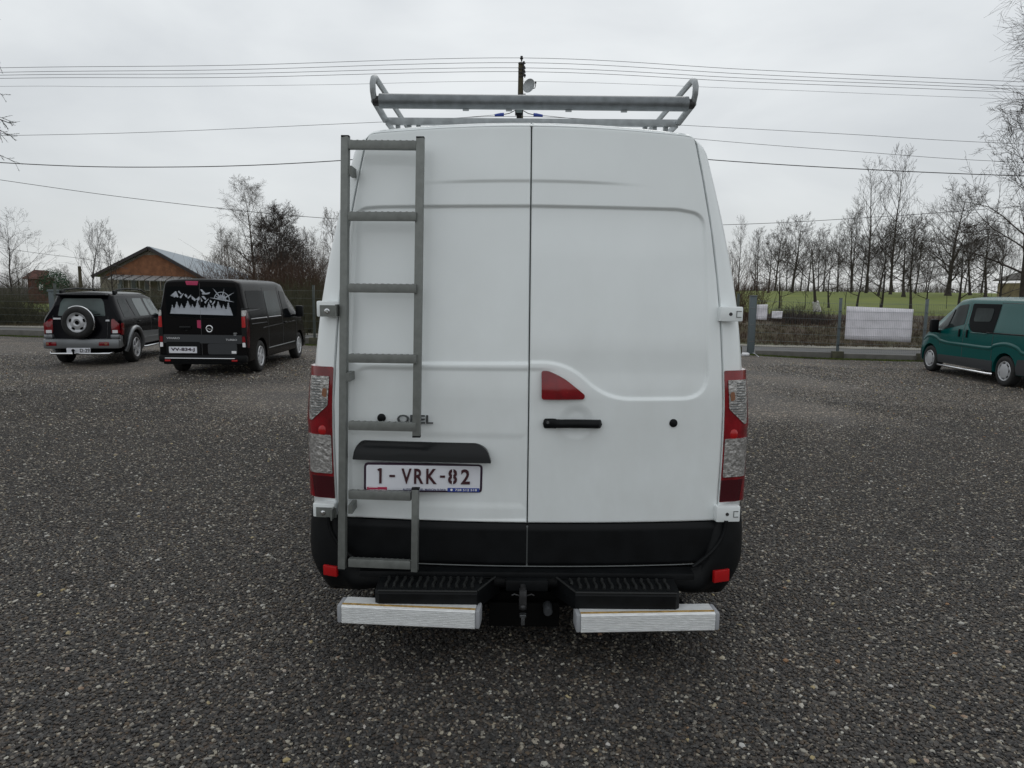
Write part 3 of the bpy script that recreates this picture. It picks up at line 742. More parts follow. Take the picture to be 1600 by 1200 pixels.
r3 = ramp(n, l, n3.outputs['Fac'], [(.35, (.82, .80, .81)), (.65, (1.5, 1.38, 1.24))])
mu = n.new('ShaderNodeMixRGB'); mu.blend_type = 'MULTIPLY'; mu.inputs['Fac'].default_value = 1; l.new(mxp.outputs['Color'], mu.inputs['Color1']); l.new(r3.outputs['Color'], mu.inputs['Color2'])
n4 = n.new('ShaderNodeTexNoise'); n4.inputs['Scale'].default_value = .9; n4.inputs['Detail'].default_value = 8; n4.inputs['Roughness'].default_value = .7; mp4 = n.new('ShaderNodeMapping'); mp4.inputs['Location'].default_value = (7, 3, 0); l.new(t.outputs['Object'], mp4.inputs['Vector']); l.new(mp4.outputs['Vector'], n4.inputs['Vector'])
r4 = ramp(n, l, n4.outputs['Fac'], [(.66, (0, 0, 0)), (.78, (1, 1, 1))])
sy = n.new('ShaderNodeSeparateXYZ'); l.new(t.outputs['Object'], sy.inputs[0])
my = n.new('ShaderNodeMapRange'); my.inputs['From Min'].default_value = 9; my.inputs['From Max'].default_value = 20; my.inputs['To Max'].default_value = .7; l.new(sy.outputs['Y'], my.inputs['Value'])
mm_ = n.new('ShaderNodeMath'); mm_.operation = 'MULTIPLY'; l.new(r4.outputs['Color'], mm_.inputs[0]); l.new(my.outputs['Result'], mm_.inputs[1])
moss = n.new('ShaderNodeMixRGB'); l.new(mm_.outputs[0], moss.inputs['Fac']); l.new(mu.outputs['Color'], moss.inputs['Color1']); moss.inputs['Color2'].default_value = (.07, .075, .022, 1)
l.new(moss.outputs['Color'], b.inputs['Base Color']); b.inputs['Roughness'].default_value = .75
inv = n.new('ShaderNodeMath'); inv.operation = 'MULTIPLY_ADD'; inv.inputs[1].default_value = -1; inv.inputs[2].default_value = 1; l.new(v1.outputs['Distance'], inv.inputs[0])
bp = n.new('ShaderNodeBump'); bp.inputs['Strength'].default_value = .9; bp.inputs['Distance'].default_value = .012; l.new(inv.outputs[0], bp.inputs['Height']); l.new(bp.outputs['Normal'], b.inputs['Normal'])
xs = np.linspace(-60, 40, 120)
P = np.zeros((60, len(xs), 3))
for j in range(60):
    f = j/59; y = -14+(fenceY(xs)+.1+14)*f
    P[j, :, 0] = xs; P[j, :, 1] = y; P[j, :, 2] = lot(xs, y)+.012*np.sin(xs*.9+y*.4)*np.sin(y*.7)*sstep(8, 12, y)
lotob = link('gravel_lot', grid_me(P), MATS['gravel'], None, 180); lotob['kind'] = 'structure'
mat('asphalt', (.10, .10, .098), .85, vary=.15, vscale=3, bump=.3, bscale=80)
mat('verge', (.23, .22, .19), .9, vary=.2, vscale=2, bump=.4, bscale=30)
mat('brown_earth', (.055, .036, .023), .95, col2=(.065, .058, .028), vscale=1.2, bump=1, bscale=8)
mat('field_green', (.085, .115, .008), .95, col2=(.125, .150, .016), vscale=.35, bump=.6, bscale=6)
mat('far_ground', (.07, .075, .035), .95, col2=(.09, .085, .05), vscale=.05)
xs = np.linspace(-60, 60, 160)
link('road', strip_me(.45, 4.6, xs, .0, 6), MATS['asphalt'], None, 180)['kind'] = 'structure'
link('road_verge', strip_me(4.6, 6.0, xs, .015, 4), MATS['verge'], None, 180)['kind'] = 'structure'
link('earth_bank', strip_me(6.0, 19, np.linspace(-110, 90, 220), .01, 24), MATS['brown_earth'], None, 180)['kind'] = 'structure'
link('green_field', strip_me(19, 175, np.linspace(-160, 220, 140), .0, 60), MATS['field_green'], None, 180)['kind'] = 'structure'
g = np.zeros((40, 60, 3)); gx = np.linspace(-900, 900, 60); gy = np.concatenate([np.linspace(-120, 200, 20), np.linspace(220, 1500, 20)])
for j in range(40): g[j, :, 0] = gx; g[j, :, 1] = gy[j]; g[j, :, 2] = terrain(gx, np.full(60, gy[j]))-.5
link('ground', grid_me(g), MATS['far_ground'], None, 180)['kind'] = 'structure'

# loose gravel: real stones over the near part, scattered by geometry nodes
rng = random.Random(5)
stone_mats = []
m, n, l, b = node_mat('stone')
oi = n.new('ShaderNodeObjectInfo'); rc_ = ramp(n, l, oi.outputs['Random'], STONES); l.new(rc_.outputs['Color'], b.inputs['Base Color']); b.inputs['Roughness'].default_value = .7
t = n.new('ShaderNodeTexCoord'); nn = n.new('ShaderNodeTexNoise'); nn.inputs['Scale'].default_value = 90; l.new(t.outputs['Object'], nn.inputs['Vector'])
bp = n.new('ShaderNodeBump'); bp.inputs['Strength'].default_value = .3; bp.inputs['Distance'].default_value = .003; l.new(nn.outputs['Fac'], bp.inputs['Height']); l.new(bp.outputs['Normal'], b.inputs['Normal'])
m, n, l, b = node_mat('pale_stone'); oi = n.new('ShaderNodeObjectInfo'); rc_ = ramp(n, l, oi.outputs['Random'], [(0, (.42, .41, .38)), (.3, (.30, .28, .23)), (.5, (.20, .19, .18)), (.65, (.34, .27, .13)), (.8, (.48, .47, .45)), (.92, (.24, .13, .06)), (1, (.38, .36, .33))]); l.new(rc_.outputs['Color'], b.inputs['Base Color']); b.inputs['Roughness'].default_value = .7
scol = bpy.data.collections.new('stones'); pcol = bpy.data.collections.new('pale_stones')
def stone_me(seed, s):
    rg_ = random.Random(seed); bm = bmesh.new(); bmesh.ops.create_icosphere(bm, subdivisions=1, radius=1)
    sx, sy_, sz = rg_.uniform(.8, 1.25), rg_.uniform(.65, 1), rg_.uniform(.4, .65)
    for v in bm.verts:
        k = rg_.uniform(.8, 1.2); v.co = Vector((v.co.x*sx*k, v.co.y*sy_*k, v.co.z*sz*k))*s
    return bm_me(bm)
for i in range(6):
    o = bpy.data.objects.new('stone', stone_me(i, .0100)); o.data.materials.append(MATS['stone']); scol.objects.link(o)
for i in range(4):
    o = bpy.data.objects.new('pale_stone', stone_me(20+i, .0125)); o.data.materials.append(MATS['pale_stone']); pcol.objects.link(o)
def scatter(name, me, col, dens, smin, smax, seed, m):
    o = link(name, me, m)
    gn = bpy.data.node_groups.new(name, 'GeometryNodeTree')
    gn.interface.new_socket('Geometry', in_out='INPUT', socket_type='NodeSocketGeometry'); gn.interface.new_socket('Geometry', in_out='OUTPUT', socket_type='NodeSocketGeometry')
    a = gn.nodes.new('NodeGroupInput'); z = gn.nodes.new('NodeGroupOutput')
    d = gn.nodes.new('GeometryNodeDistributePointsOnFaces'); d.inputs['Density'].default_value = dens; d.inputs['Seed'].default_value = seed
    ci = gn.nodes.new('GeometryNodeCollectionInfo'); ci.inputs['Collection'].default_value = col; ci.inputs['Separate Children'].default_value = True; ci.inputs['Reset Children'].default_value = True
    ii = gn.nodes.new('GeometryNodeInstanceOnPoints'); ii.inputs['Pick Instance'].default_value = True
    rv = gn.nodes.new('FunctionNodeRandomValue'); rv.data_type = 'FLOAT_VECTOR'; rv.inputs[0].default_value = (-.35, -.35, 0); rv.inputs[1].default_value = (.35, .35, 6.28)
    rs = gn.nodes.new('FunctionNodeRandomValue'); rs.inputs[2].default_value = smin; rs.inputs[3].default_value = smax
    sz = [s_ for s_ in rs.outputs if s_.enabled][0] if any(s_.enabled for s_ in rs.outputs) else rs.outputs[1]
    K = gn.links
    if 'pale' in name:
        nz_ = gn.nodes.new('ShaderNodeTexNoise'); nz_.inputs['Scale'].default_value = .75; nz_.inputs['Detail'].default_value = 3
        mr_ = gn.nodes.new('ShaderNodeMapRange'); mr_.inputs['From Min'].default_value = .40; mr_.inputs['From Max'].default_value = .72; mr_.inputs['To Min'].default_value = dens*.35; mr_.inputs['To Max'].default_value = dens*3.2
        gn.links.new(nz_.outputs[0], mr_.inputs['Value']); gn.links.new(mr_.outputs[0], d.inputs['Density'])
    K.new(a.outputs[0], d.inputs['Mesh']); K.new(d.outputs['Points'], ii.inputs['Points']); K.new(ci.outputs[0], ii.inputs['Instance'])
    K.new(rv.outputs[0], ii.inputs['Rotation']); K.new(rs.outputs[1], ii.inputs['Scale'])
    K.new(ii.outputs[0], z.inputs[0])
    md = o.modifiers.new('scatter', 'NODES'); md.node_group = gn; o['kind'] = 'stuff'
    return o
def wedge(y0, y1, f, ny=14, nx=12, z=.003):
    P = np.zeros((ny, nx, 3))
    for j in range(ny):
        y = y0+(y1-y0)*j/(ny-1); w = f*y+.25; P[j, :, 0] = np.linspace(-w, w, nx); P[j, :, 1] = y; P[j, :, 2] = lot(P[j, :, 0], y)+z
    return grid_me(P)
scatter('loose_gravel', wedge(1.7, 5.0, 1.25, nx=20), scol, 7400, .4, 1.15, 1, MATS['gravel'])
for i_, (a_, b_, d_) in enumerate(((5.0, 6.2, 5200), (6.2, 7.4, 4000), (7.4, 8.7, 2900), (8.7, 10.2, 1900), (10.2, 12, 1100), (12, 14, 500))): scatter('scattered_gravel', wedge(a_, b_, 1.05, nx=20), scol, d_, .45, 1.15, 2+i_, MATS['gravel'])
scatter('pale_pebbles', wedge(1.9, 14, .76), pcol, 34, .35, 1.4, 33, MATS['gravel'])
scatter('far_pale_pebbles', wedge(14, 21, .76), pcol, 26, .7, 1.7, 34, MATS['gravel'])
scatter('scattered_gravel', wedge(14, 19, .76), scol, 260, .6, 1.3, 12, MATS['gravel'])

# ------------------------------------------------------------ bare trees
mat('bark', (.045, .038, .032), .9, vary=.3, vscale=5, bump=.8, bscale=25)
mat('bark_pale', (.17, .15, .13), .9, vary=.5, vscale=6, bump=.5, bscale=25)
mat('twig', (.050, .040, .034), .9)
mat('twig_grey', (.11, .095, .085), .9)
mat('twig_red', (.070, .040, .026), .9)
mat('twig_mossy', (.055, .052, .026), .9)
mat('lime_wash', (.62, .60, .60), .8, vary=.2, vscale=10)
def prisms(segs, k=3):
    """segs: array (n, 8) p0, p1, r0, r1 -> mesh of k-sided tapers"""
    A = np.array(segs, float); p0, p1, r0, r1 = A[:, :3], A[:, 3:6], A[:, 6], A[:, 7]
    d = p1-p0; d /= np.linalg.norm(d, axis=1)[:, None]+1e-9
    up = np.where(np.abs(d[:, 2:3]) < .9, [[0, 0, 1.]], [[1., 0, 0]]); a = np.cross(d, up); a /= np.linalg.norm(a, axis=1)[:, None]+1e-9; b = np.cross(d, a)
    n = len(A); V = np.zeros((n, 2*k, 3))
    for i in range(k):
        c, s = math.cos(2*PI*i/k), math.sin(2*PI*i/k)
        V[:, i] = p0+(a*c+b*s)*r0[:, None]; V[:, k+i] = p1+(a*c+b*s)*r1[:, None]
    base = (np.arange(n)*2*k)[:, None]
    F = np.concatenate([base+np.array([[i, (i+1) % k, k+(i+1) % k, k+i]]) for i in range(k)], 0)
    me = bpy.data.meshes.new('branches'); me.vertices.add(n*2*k); me.vertices.foreach_set('co', V.reshape(-1))
    me.loops.add(F.size); me.loops.foreach_set('vertex_index', F.reshape(-1).astype(np.int32)); me.polygons.add(len(F))
    me.polygons.foreach_set('loop_start', np.arange(0, F.size, 4, dtype=np.int32)); me.update(calc_edges=True)
    return me
def rot_dir(d, ang, rr):
    a = d.cross(Vector((rr.gauss(0, 1), rr.gauss(0, 1), rr.gauss(0, 1)))).normalized()
    return (Matrix.Rotation(ang, 3, a) @ d).normalized()
def tree_meshes(seed, h=9, trunk_r=.16, clear=.3, limbs=14, kids=(5, 4, 3), up=.35, spread=1.0, droop=0, lean=0, minr=.006, lenf=.42, wander=.16, forks=False, width=None):
    rr = random.Random(seed); trunk, crown = [], []
    def grow(p, d, ln, r, lev):
        nseg = max(2, 5-lev); pts = [p]; rad = [r]
        for i in range(nseg):
            t = (i+1)/nseg
            d2 = rot_dir(d, rr.gauss(0, wander), rr); d2 = (d2+Vector((0, 0, (up if lev < 3 else up*.5)*.22-droop*.10*lev))).normalized(); d = d2
            q = p+d*ln/nseg; r2 = max(minr*.6, r*(1-.78*t)); crown.append((*p, *q, rad[-1], r2)); p = q; pts.append(p); rad.append(r2)
        if lev < len(kids):
            k = kids[lev]
            for j in range(k):
                t = .22+.78*(j+rr.random())/k; i = min(nseg-1, int(t*nseg)); f = t*nseg-i
                b = pts[i].lerp(pts[i+1], f)
                dd = (pts[i+1]-pts[i]).normalized(); cdir = rot_dir(dd, R(rr.uniform(24, 58))*spread, rr)
                grow(b, cdir, ln*rr.uniform(.38, .66)*(1.1-.35*t), max(minr, rad[i]*.55), lev+1)
    p = Vector((0, 0, -.15)); d = Vector((lean, 0, 1)).normalized(); n_ = 14; tp = [p]; tr = [trunk_r*1.25]
    for i in range(n_):
        d = (rot_dir(d, rr.gauss(0, .05), rr)+Vector((0, 0, .12))).normalized(); q = p+d*h/n_*1.02; r2 = trunk_r*(1-.93*((i+1)/n_)**(.8 if not forks else .5)); r2 = max(r2, minr)
        trunk.append((*p, *q, tr[-1], r2)); p = q; tp.append(p); tr.append(r2)
    for j in range(limbs):
        t = clear+(1-clear)*((j+rr.random())/limbs)**.9; i = min(n_-1, int(t*n_)); b = tp[i].lerp(tp[i+1], t*n_-i)
        az = j*2.4+rr.uniform(-.5, .5); el = rr.uniform(.25, .75)+up*.6*t
        cdir = Vector((math.cos(az)*math.cos(el), math.sin(az)*math.cos(el), math.sin(el)))
        ln = h*lenf*(1-.62*(t-clear)/(1-clear))*rr.uniform(.7, 1.15)
        if width: ln *= width(t)
        grow(b, cdir, ln, max(minr*1.6, tr[i]*.52), 0)
    return prisms(trunk, 8), prisms(crown, 3)
TREES = {}
def tree(kind, name, loc, sc=1, rz=0, label=None, group=None, mats=('bark', 'twig'), **kw):
    """first use of a kind builds its meshes; later ones share them"""
    key = (kind, mats)
    if key not in TREES:
        a, b_ = tree_meshes(**kw); a.materials.append(MATS[mats[0]]); b_.materials.append(MATS[mats[1]]); TREES[key] = (a, b_)
    a, b_ = TREES[key]
    e = empty(name, loc, rz, label, 'tree', group); e.scale = (sc, sc, sc) if not isinstance(sc, tuple) else sc
    for nm, me in (('trunk', a), ('crown', b_)):
        o = bpy.data.objects.new(nm, me); COL.objects.link(o); o.parent = e
    return e
def gz(x, y): return float(terrain(x, y))
def at_px(x, Y, base=True):
    """ground point in the photograph's column x at depth Y"""
    p = photo(x, 460, Y); return Vector((p.x, Y, gz(p.x, Y)))
K = dict(
 A=dict(seed=1, h=10, limbs=20, clear=.20, kids=(7, 5, 3), lenf=.40, up=.6, minr=.010, trunk_r=.19),
 B=dict(seed=2, h=10, limbs=20, clear=.14, kids=(7, 5, 3), lenf=.50, up=.45, wander=.26, minr=.010, trunk_r=.24, forks=True),
 C=dict(seed=3, h=10, limbs=24, clear=.16, kids=(5, 3, 2), lenf=.36, up=.85, trunk_r=.12, wander=.13, minr=.008),
 D=dict(seed=4, h=10, limbs=28, clear=.16, kids=(7, 6, 3), lenf=.56, up=.30, wander=.16, trunk_r=.34, forks=True, minr=.009),
 E=dict(seed=6, h=10, limbs=18, clear=.20, kids=(6, 5, 2), lenf=.34, up=.7, trunk_r=.13, minr=.010),
)
G1 = 'bare trees standing along the green field'
# (column px, depth, height m, kind, label)
row = [
 (1153, 62, 7.0, 'C', 'slim bare tree just clear of the white van\'s right side, first of the field row'),
 (1182, 66, 7.4, 'E', 'bare tree second from the white van in the row on the green field'),
 (1200, 58, 5.0, 'B', 'low dark bushy bare tree near the van end of the field row'),
 (1237, 60, 8.3, 'A', 'broad round-topped bare tree left of the lime-washed trunk'),
 (1262, 70, 5.6, 'B', 'small spreading bare tree behind the lime-washed trunk'),
 (1286, 66, 7.2, 'E', 'thin bare tree above the lime-washed trunk'),
 (1308, 64, 6.8, 'E', 'thin bare tree between the lime-washed trunk and the tall pair'),
 (1330, 62, 9.2, 'C', 'tall thin bare tree, left and shorter of the two spires'),
 (1353, 60, 11.9, 'C', 'tallest thin leafless spire in the field row, left one'),
 (1372, 52, 5.4, 'B', 'crooked low bare tree between the two tall spires'),
 (1391, 56, 11.6, 'C', 'tall leafless spire rising above the large white banner'),
 (1412, 50, 6.6, 'B', 'crooked dark bare tree behind the large white banner'),
 (1430, 60, 7.4, 'E', 'bare tree beside the left edge of the big domed crown'),
 (1449, 46, 5.6, 'E', 'small bare tree just left of the teal van\'s windscreen'),
 (1481, 54, 9.0, 'D', 'big dome-crowned bare tree above the teal van\'s cab'),
 (1516, 56, 6.6, 'B', 'bare tree behind the roof of the teal van, right of the domed crown'),
 (1540, 50, 6.8, 'A', 'bare tree above the teal van\'s side window'),
 (1562, 44, 6.6, 'B', 'dark bare tree in front of the ochre house'),
]
for i, (cx, Y, h, k, lb_) in enumerate(row):
    near = Y < 50; q_f = 1 if near else 1.62; Y *= q_f; h *= q_f*(.80 if k in 'AD' else .86 if k == 'C' else .84); p = at_px(cx, Y); kw = dict(K[k])
    f_ = (.97 if k == 'C' else .90)*(1.0, .93, 1.06, .96)[i % 4]; k2 = k+str(i % 3) if k in 'ABE' else k; kw['seed'] += 7*(i % 3)
    tree(k2, 'bare_tree', p, (h/10*(1.12 if k in 'AB' else .95)*(1 if k != 'C' else .9), h/10*1.0, h/10*f_), i*1.7, lb_, G1, **kw)
rr_ = random.Random(8)
for i in range(16):
    cx = 1148+i*27+rr_.uniform(-9, 9); Y = rr_.uniform(116, 140); h = rr_.uniform(8, 12); k = 'ECAEB'[i % 5]; p = at_px(cx, Y)
    tree(k, 'distant_tree', p, h/10, i*2.1, 'thin bare tree in the far rank behind the field row, right of the white van', 'far rank of trees', **K[k])
for i in range(8):
    cx = 1156+i*55+rr_.uniform(-12, 12); Y = rr_.uniform(48, 58); p = at_px(cx, Y)
    tree('F', 'young_tree', p, rr_.uniform(.5, .8), i*1.3, 'young thin sapling standing on the green field slope', 'saplings on the field slope', seed=12, h=5, limbs=9, clear=.2, kids=(4, 2), lenf=.34, up=.9, trunk_r=.04)
for i, (cx, Y, h, lb_) in enumerate(((1219, 50, 3.6, 'low dark crooked tree left of the broad round-topped tree'), (1296, 52, 4.2, 'low crooked tree right of the lime-washed trunk'), (1340, 47, 4.3, 'low twisted tree above the left end of the large banner'), (1378, 46, 4.6, 'low forked tree above the middle of the large banner'), (1425, 44, 5.2, 'wide crooked tree rising behind the right end of the large banner'), (1500, 46, 5.0, 'low twisted tree above the teal van roof'))):
    p = at_px(cx, Y); tree('M%d' % (i % 2), 'crooked_tree', p, (h/5*1.1, h/5, h/5), i*1.1, lb_, 'low crooked trees in front of the field row', seed=61+i % 2, h=5, limbs=16, clear=.18, kids=(6, 5, 2), lenf=.62, up=.30, trunk_r=.12, wander=.34, forks=True, minr=.009)
# lime-washed fruit tree
p = at_px(1279, 43); ft = tree('G', 'fruit_tree', p, 1.25, .4, 'leaning fruit tree with a lime-washed trunk base on the brown bank', None, seed=21, h=3.2, limbs=9, clear=.30, kids=(5, 4, 2), lenf=.9, up=.25, trunk_r=.13, lean=-.45, wander=.28, forks=True)
bm = bmesh.new(); tube(bm, [(0, 0, -.1), (-.05, 0, .15), (-.17, 0, .48)], [.20, .175, .145], 10); link('lime_wash_band', bm_me(bm), MATS['lime_wash'], ft, 60)
# great tree off to the right, whose drooping twigs reach into the frame
tp_ = photo(1880, 460, 24); tree('H', 'overhanging_tree', (tp_.x, 24, gz(tp_.x, 24)), 1, 3.4, 'large overhanging bare tree with dense drooping twigs at the right edge', None,
     seed=33, h=14.5, limbs=34, clear=.26, kids=(10, 9, 7), lenf=.46, up=.22, droop=.35, trunk_r=.4, wander=.2, minr=.0055, spread=.8, width=lambda t: 1.15)
p = at_px(1600, 40); tree('B2', 'spreading_tree', p, 1.0, .3, 'spreading bare tree behind the teal van\'s rear, at the right edge of the photo', None, seed=35, h=9.5, limbs=18, clear=.15, kids=(7, 5, 3), lenf=.42, up=.3, trunk_r=.22, wander=.25)
# left side
p = at_px(18, 38); tree('I', 'orchard_tree', p, (.80, .80, .66), 1.0, 'open-crowned bare tree behind the fence at the far left edge', None, seed=41, h=7.0, limbs=16, clear=.24, kids=(6, 4, 2), lenf=.62, up=.6, trunk_r=.14, wander=.2, forks=True)
p = at_px(142, 34); tree('J', 'orchard_tree', p, .62, .5, 'small bare tree left of the brick gable, behind the black off-roader', None, seed=43, h=7.0, limbs=14, clear=.30, kids=(6, 4, 2), lenf=.42, up=1.1, trunk_r=.10, wander=.14)
p = at_px(178, 44); tree('E', 'slim_tree', p, .46, .5, 'slim bare tree just beside the left slope of the brick gable', None, **K['E'])
p = at_px(398, 52); tree('K', 'birch_tree', p, (1.15, 1.1, .88), .5, 'tall pale birch with fine hanging twigs behind the black van', None, mats=('bark_pale', 'twig_grey'),
     seed=51, h=9.6, limbs=30, clear=.14, kids=(8, 6, 4), lenf=.36, up=.55, droop=.45, trunk_r=.12, minr=.005)
for cx, Y, h, sx, lb_ in ((428, 46, 6.1, 1.15, 'dark dense many-stemmed tree right of the birch, left stem'), (447, 46, 5.7, 1.25, 'dark dense many-stemmed tree right of the birch, right stem'), (414, 50, 5.8, .9, 'thin dark tree standing in front of the birch'), (462, 44, 4.7, 1.3, 'low wide dark tree nearest the white van, right of the many-stemmed pair'), (437, 50, 6.3, 1.3, 'dark twiggy tree standing behind the many-stemmed pair')):
    p = at_px(cx, Y); tree('L', 'alder_tree', p, (h/7*sx, h/7*sx, h/7), cx*.1, lb_, 'dark trees behind the black van', seed=53, h=7, limbs=26, clear=.12, kids=(7, 6, 4), lenf=.40, up=.5, trunk_r=.10, minr=.008, wander=.2)
for cx, Y, h, k, lb_ in ((350, 98, 8.6, 'E', 'slim greyish tree above the far end of the metal roof'), (364, 98, 8.2, 'A', 'small bare tree left of the birch'), (474, 52, 5.0, 'A', 'bushy bare tree left of the white van\'s left side'), (490, 60, 5.6, 'B', 'bare tree half hidden by the white van\'s left side'), (528, 40, 5.4, 'A', 'bare tree whose twigs show against the sky beside the ladder'),
                         (110, 60, 2.9, 'B', 'small far bush-like tree behind the off-roader, beside the old post'), (95, 70, 3.0, 'A', 'small far tree right of the small red house'), (30, 52, 3.6, 'B', 'low bare tree left of the small red house'), (330, 75, 4.6, 'B', 'faint low tree just over the metal roof')):
    p = at_px(cx, Y); tree(k, 'bare_tree', p, h/10, cx*.3, lb_, None, mats=('bark', 'twig_grey'), **K[k])

# thickets and undergrowth
def thicket(name, spots, h, spread, m, label, cat='bush', seed=3, stems=60, minr=.006, kind='stuff'):
    rr = random.Random(seed); sg = []
    for (x, y) in spots:
        z = gz(x, y); hh = h*rr.uniform(.6, 1.15)
        for s in range(stems):
            p = Vector((x+rr.gauss(0, spread), y+rr.gauss(0, spread), z-.05)); d = Vector((rr.gauss(0, .35), rr.gauss(0, .35), 1)).normalized(); ln = hh*rr.uniform(.35, 1.1); r = minr*rr.uniform(.8, 1.8)
            for i in range(3):
                d = (rot_dir(d, rr.gauss(0, .25), rr)+Vector((0, 0, .1))).normalized(); q = p+d*ln/3; sg.append((*p, *q, r, r*.7))
                for _ in range(2):
                    e = rot_dir(d, rr.uniform(.4, 1.0), rr); w = p.lerp(q, rr.random()); x2 = w+e*ln*rr.uniform(.12, .35); sg.append((*w, *x2, r*.7, r*.3))
                p = q; r *= .7
    o = link(name, prisms(sg, 3), MATS[m]); o['kind'] = kind; return o
rs_ = random.Random(4)
thicket('brown_thicket', [(at_px(rs_.uniform(375, 505), 40).x, rs_.uniform(34, 52)) for _ in range(60)]+[(at_px(rs_.uniform(505, 1150), 40).x, rs_.uniform(36, 50)) for _ in range(60)], 3.4, .8, 'twig_red', '', seed=5, stems=60, minr=.011)
thicket('mossy_thicket', [(at_px(rs_.uniform(398, 500), 30).x, rs_.uniform(28, 34)) for _ in range(34)], 2.0, .6, 'twig_mossy', '', seed=6, stems=60, minr=.010)
thicket('hedge_growth', [(x, float(fenceY(x))+rs_.uniform(6.3, 10)) for x in np.linspace(-34, -7.5, 120)], 1.75, .45, 'twig_mossy', '', seed=7, stems=60, minr=.009)
thicket('bank_scrub', [(x, float(fenceY(x))+rs_.uniform(6.2, 15)) for x in np.linspace(5, 22, 70)], .55, .5, 'twig_red', '', seed=8, stems=40, minr=.007)
thicket('dark_scrub', [(at_px(c, 34).x, rs_.uniform(31, 34)) for c in (1206, 1214, 1222, 1232, 1240, 1247, 1252)], 1.0, .3, 'twig', '', seed=9, stems=70, minr=.008)
thicket('field_edge_scrub', [(at_px(rs_.uniform(1150, 1600), 110).x, rs_.uniform(118, 130)) for _ in range(60)], 2.0, 2.0, 'twig_grey', '', seed=10, stems=26, minr=.018)
thicket('far_wood_edge', [(at_px(rs_.uniform(-20, 175), 80).x, rs_.uniform(70, 90)) for _ in range(50)], 3.0, 2.0, 'twig_grey', '', seed=11, stems=45, minr=.015)
# dry grass tufts along the fence foot and bank
def tufts(name, fn, count, h, m, seed):
    rr = random.Random(seed); V = []; F = []
    for i in range(count):
        x, y = fn(rr); z = gz(x, y)
        for k in range(6):
            a = rr.uniform(0, 2*PI); w = .012; hh = h*rr.uniform(.5, 1.3); ox, oy = rr.gauss(0, .06), rr.gauss(0, .06); b0 = len(V)
            V += [(x+ox-w*math.cos(a), y+oy-w*math.sin(a), z), (x+ox+w*math.cos(a), y+oy+w*math.sin(a), z), (x+ox+rr.gauss(0, .35)*hh, y+oy+rr.gauss(0, .35)*hh, z+hh)]; F.append((b0, b0+1, b0+2))
    o = link(name, np_me(V, F), MATS[m]); o['kind'] = 'stuff'
mat('dry_grass', (.08, .062, .032), .95, vary=.3, vscale=2); mat('green_grass', (.075, .10, .02), .95, vary=.3, vscale=2)
tufts('dry_grass', lambda rr: (lambda x: (x, float(fenceY(x))+rr.uniform(5.6, 9)))(rr.uniform(-35, 26)), 7000, .13, 'dry_grass', 1)
tufts('fence_foot_grass', lambda rr: (lambda x: (x, float(fenceY(x))-rr.uniform(.06, .22)))(rr.choice([rr.uniform(-30, -5), rr.uniform(7, 26)])), 3500, .045, 'green_grass', 2)
mat('leaf_yellow_green', (.10, .115, .015), .8, vary=.4, vscale=4)
tufts('yellow_green_shrubbery', lambda rr: (lambda x: (x, 27.5+rr.gauss(0, .3)))(rr.uniform(-17.0, -12.2)), 2600, .5, 'leaf_yellow_green', 3)

# ------------------------------------------------------------ fences
mat('concrete', (.115, .11, .10), .9, vary=.25, vscale=5, bump=.4, bscale=60, col2=(.15, .145, .13))
mat('mossy_concrete', (.07, .068, .045), .9, vary=.3, vscale=6, bump=.4, bscale=60)
mat('fence_green', (.065, .078, .07), .5)
mat('fence_grey', (.12, .145, .155), .5, metal=.3)
mat('banner_white', (.86, .83, .88), .7, vary=.08, vscale=4)
def mesh_fence(name, xs_, label, m, h, base_h, post_w=.07, seen=(None, None), first_wide=None):
    e = empty(name, (xs_[0], float(fenceY(xs_[0])), gz(xs_[0], float(fenceY(xs_[0])))), 0, label, 'fence')
    off = e.location.copy()
    for i, x in enumerate(xs_):
        y = float(fenceY(x)); z = float(lot(x, y)); w = .20 if first_wide and i == 0 else post_w
        bm = bmesh.new(); box(bm, (x, y, z+(h+.12)/2), (w, post_w if w < .15 else .12, h+.12), bev=.006)
        o = link('post', bm_me(bm), MATS[m], e, 30, off=off)
        bm = bmesh.new(); box(bm, (x, y, z+h+.13), (w+.012, w*.9+.01, .025))
        for t in (.25, .55, .85): box(bm, (x, y-.055, z+h*t), (w*.8, .02, .03))
        link('clamp', bm_me(bm), MATS['fence_green' if not first_wide else 'badge_grey'], o, off=off)
        if not (first_wide and i == 0):
            bm = bmesh.new(); box(bm, (x, y-.01, z+.10), (.34, .16, .28), bev=.01); link('post_footing', bm_me(bm), MATS['mossy_concrete'], e, 30, off=off)
    for x0, x1 in zip(xs_[:-1], xs_[1:]):
        p0 = Vector((x0, float(fenceY(x0)), float(lot(x0, fenceY(x0))))); p1 = Vector((x1, float(fenceY(x1)), float(lot(x1, fenceY(x1)))))
        sg = []; n_ = int((p1-p0).length/.05)
        for k in range(1, n_):
            q = p0.lerp(p1, k/n_); sg.append((q.x, q.y-.045, q.z+base_h+.03, q.x, q.y-.045, q.z+h, .0022, .0022))
        for t in np.linspace(base_h+.06, h-.03, 7):
            for dz in (0,): sg.append((p0.x, p0.y-.052, p0.z+t, p1.x, p1.y-.052, p1.z+t, .0042, .0042))
        link('wire_panel', prisms(sg, 3), MATS[m], e, off=off)
        bm = bmesh.new(); d = p1-p0; box(bm, (p0+p1)/2+Vector((0, 0, base_h/2-.03)), (d.length-.3, .06, base_h+.06), Matrix.Rotation(math.atan2(d.y, d.x), 3, 'Z'), bev=.008)
        link('concrete_plinth', bm_me(bm), MATS['concrete'], e, 30, off=off)
def fx_at(c):
    Y = 22.0
    for _ in range(8): x = photo(c, 540, Y).x; Y = float(fenceY(x))
    return x
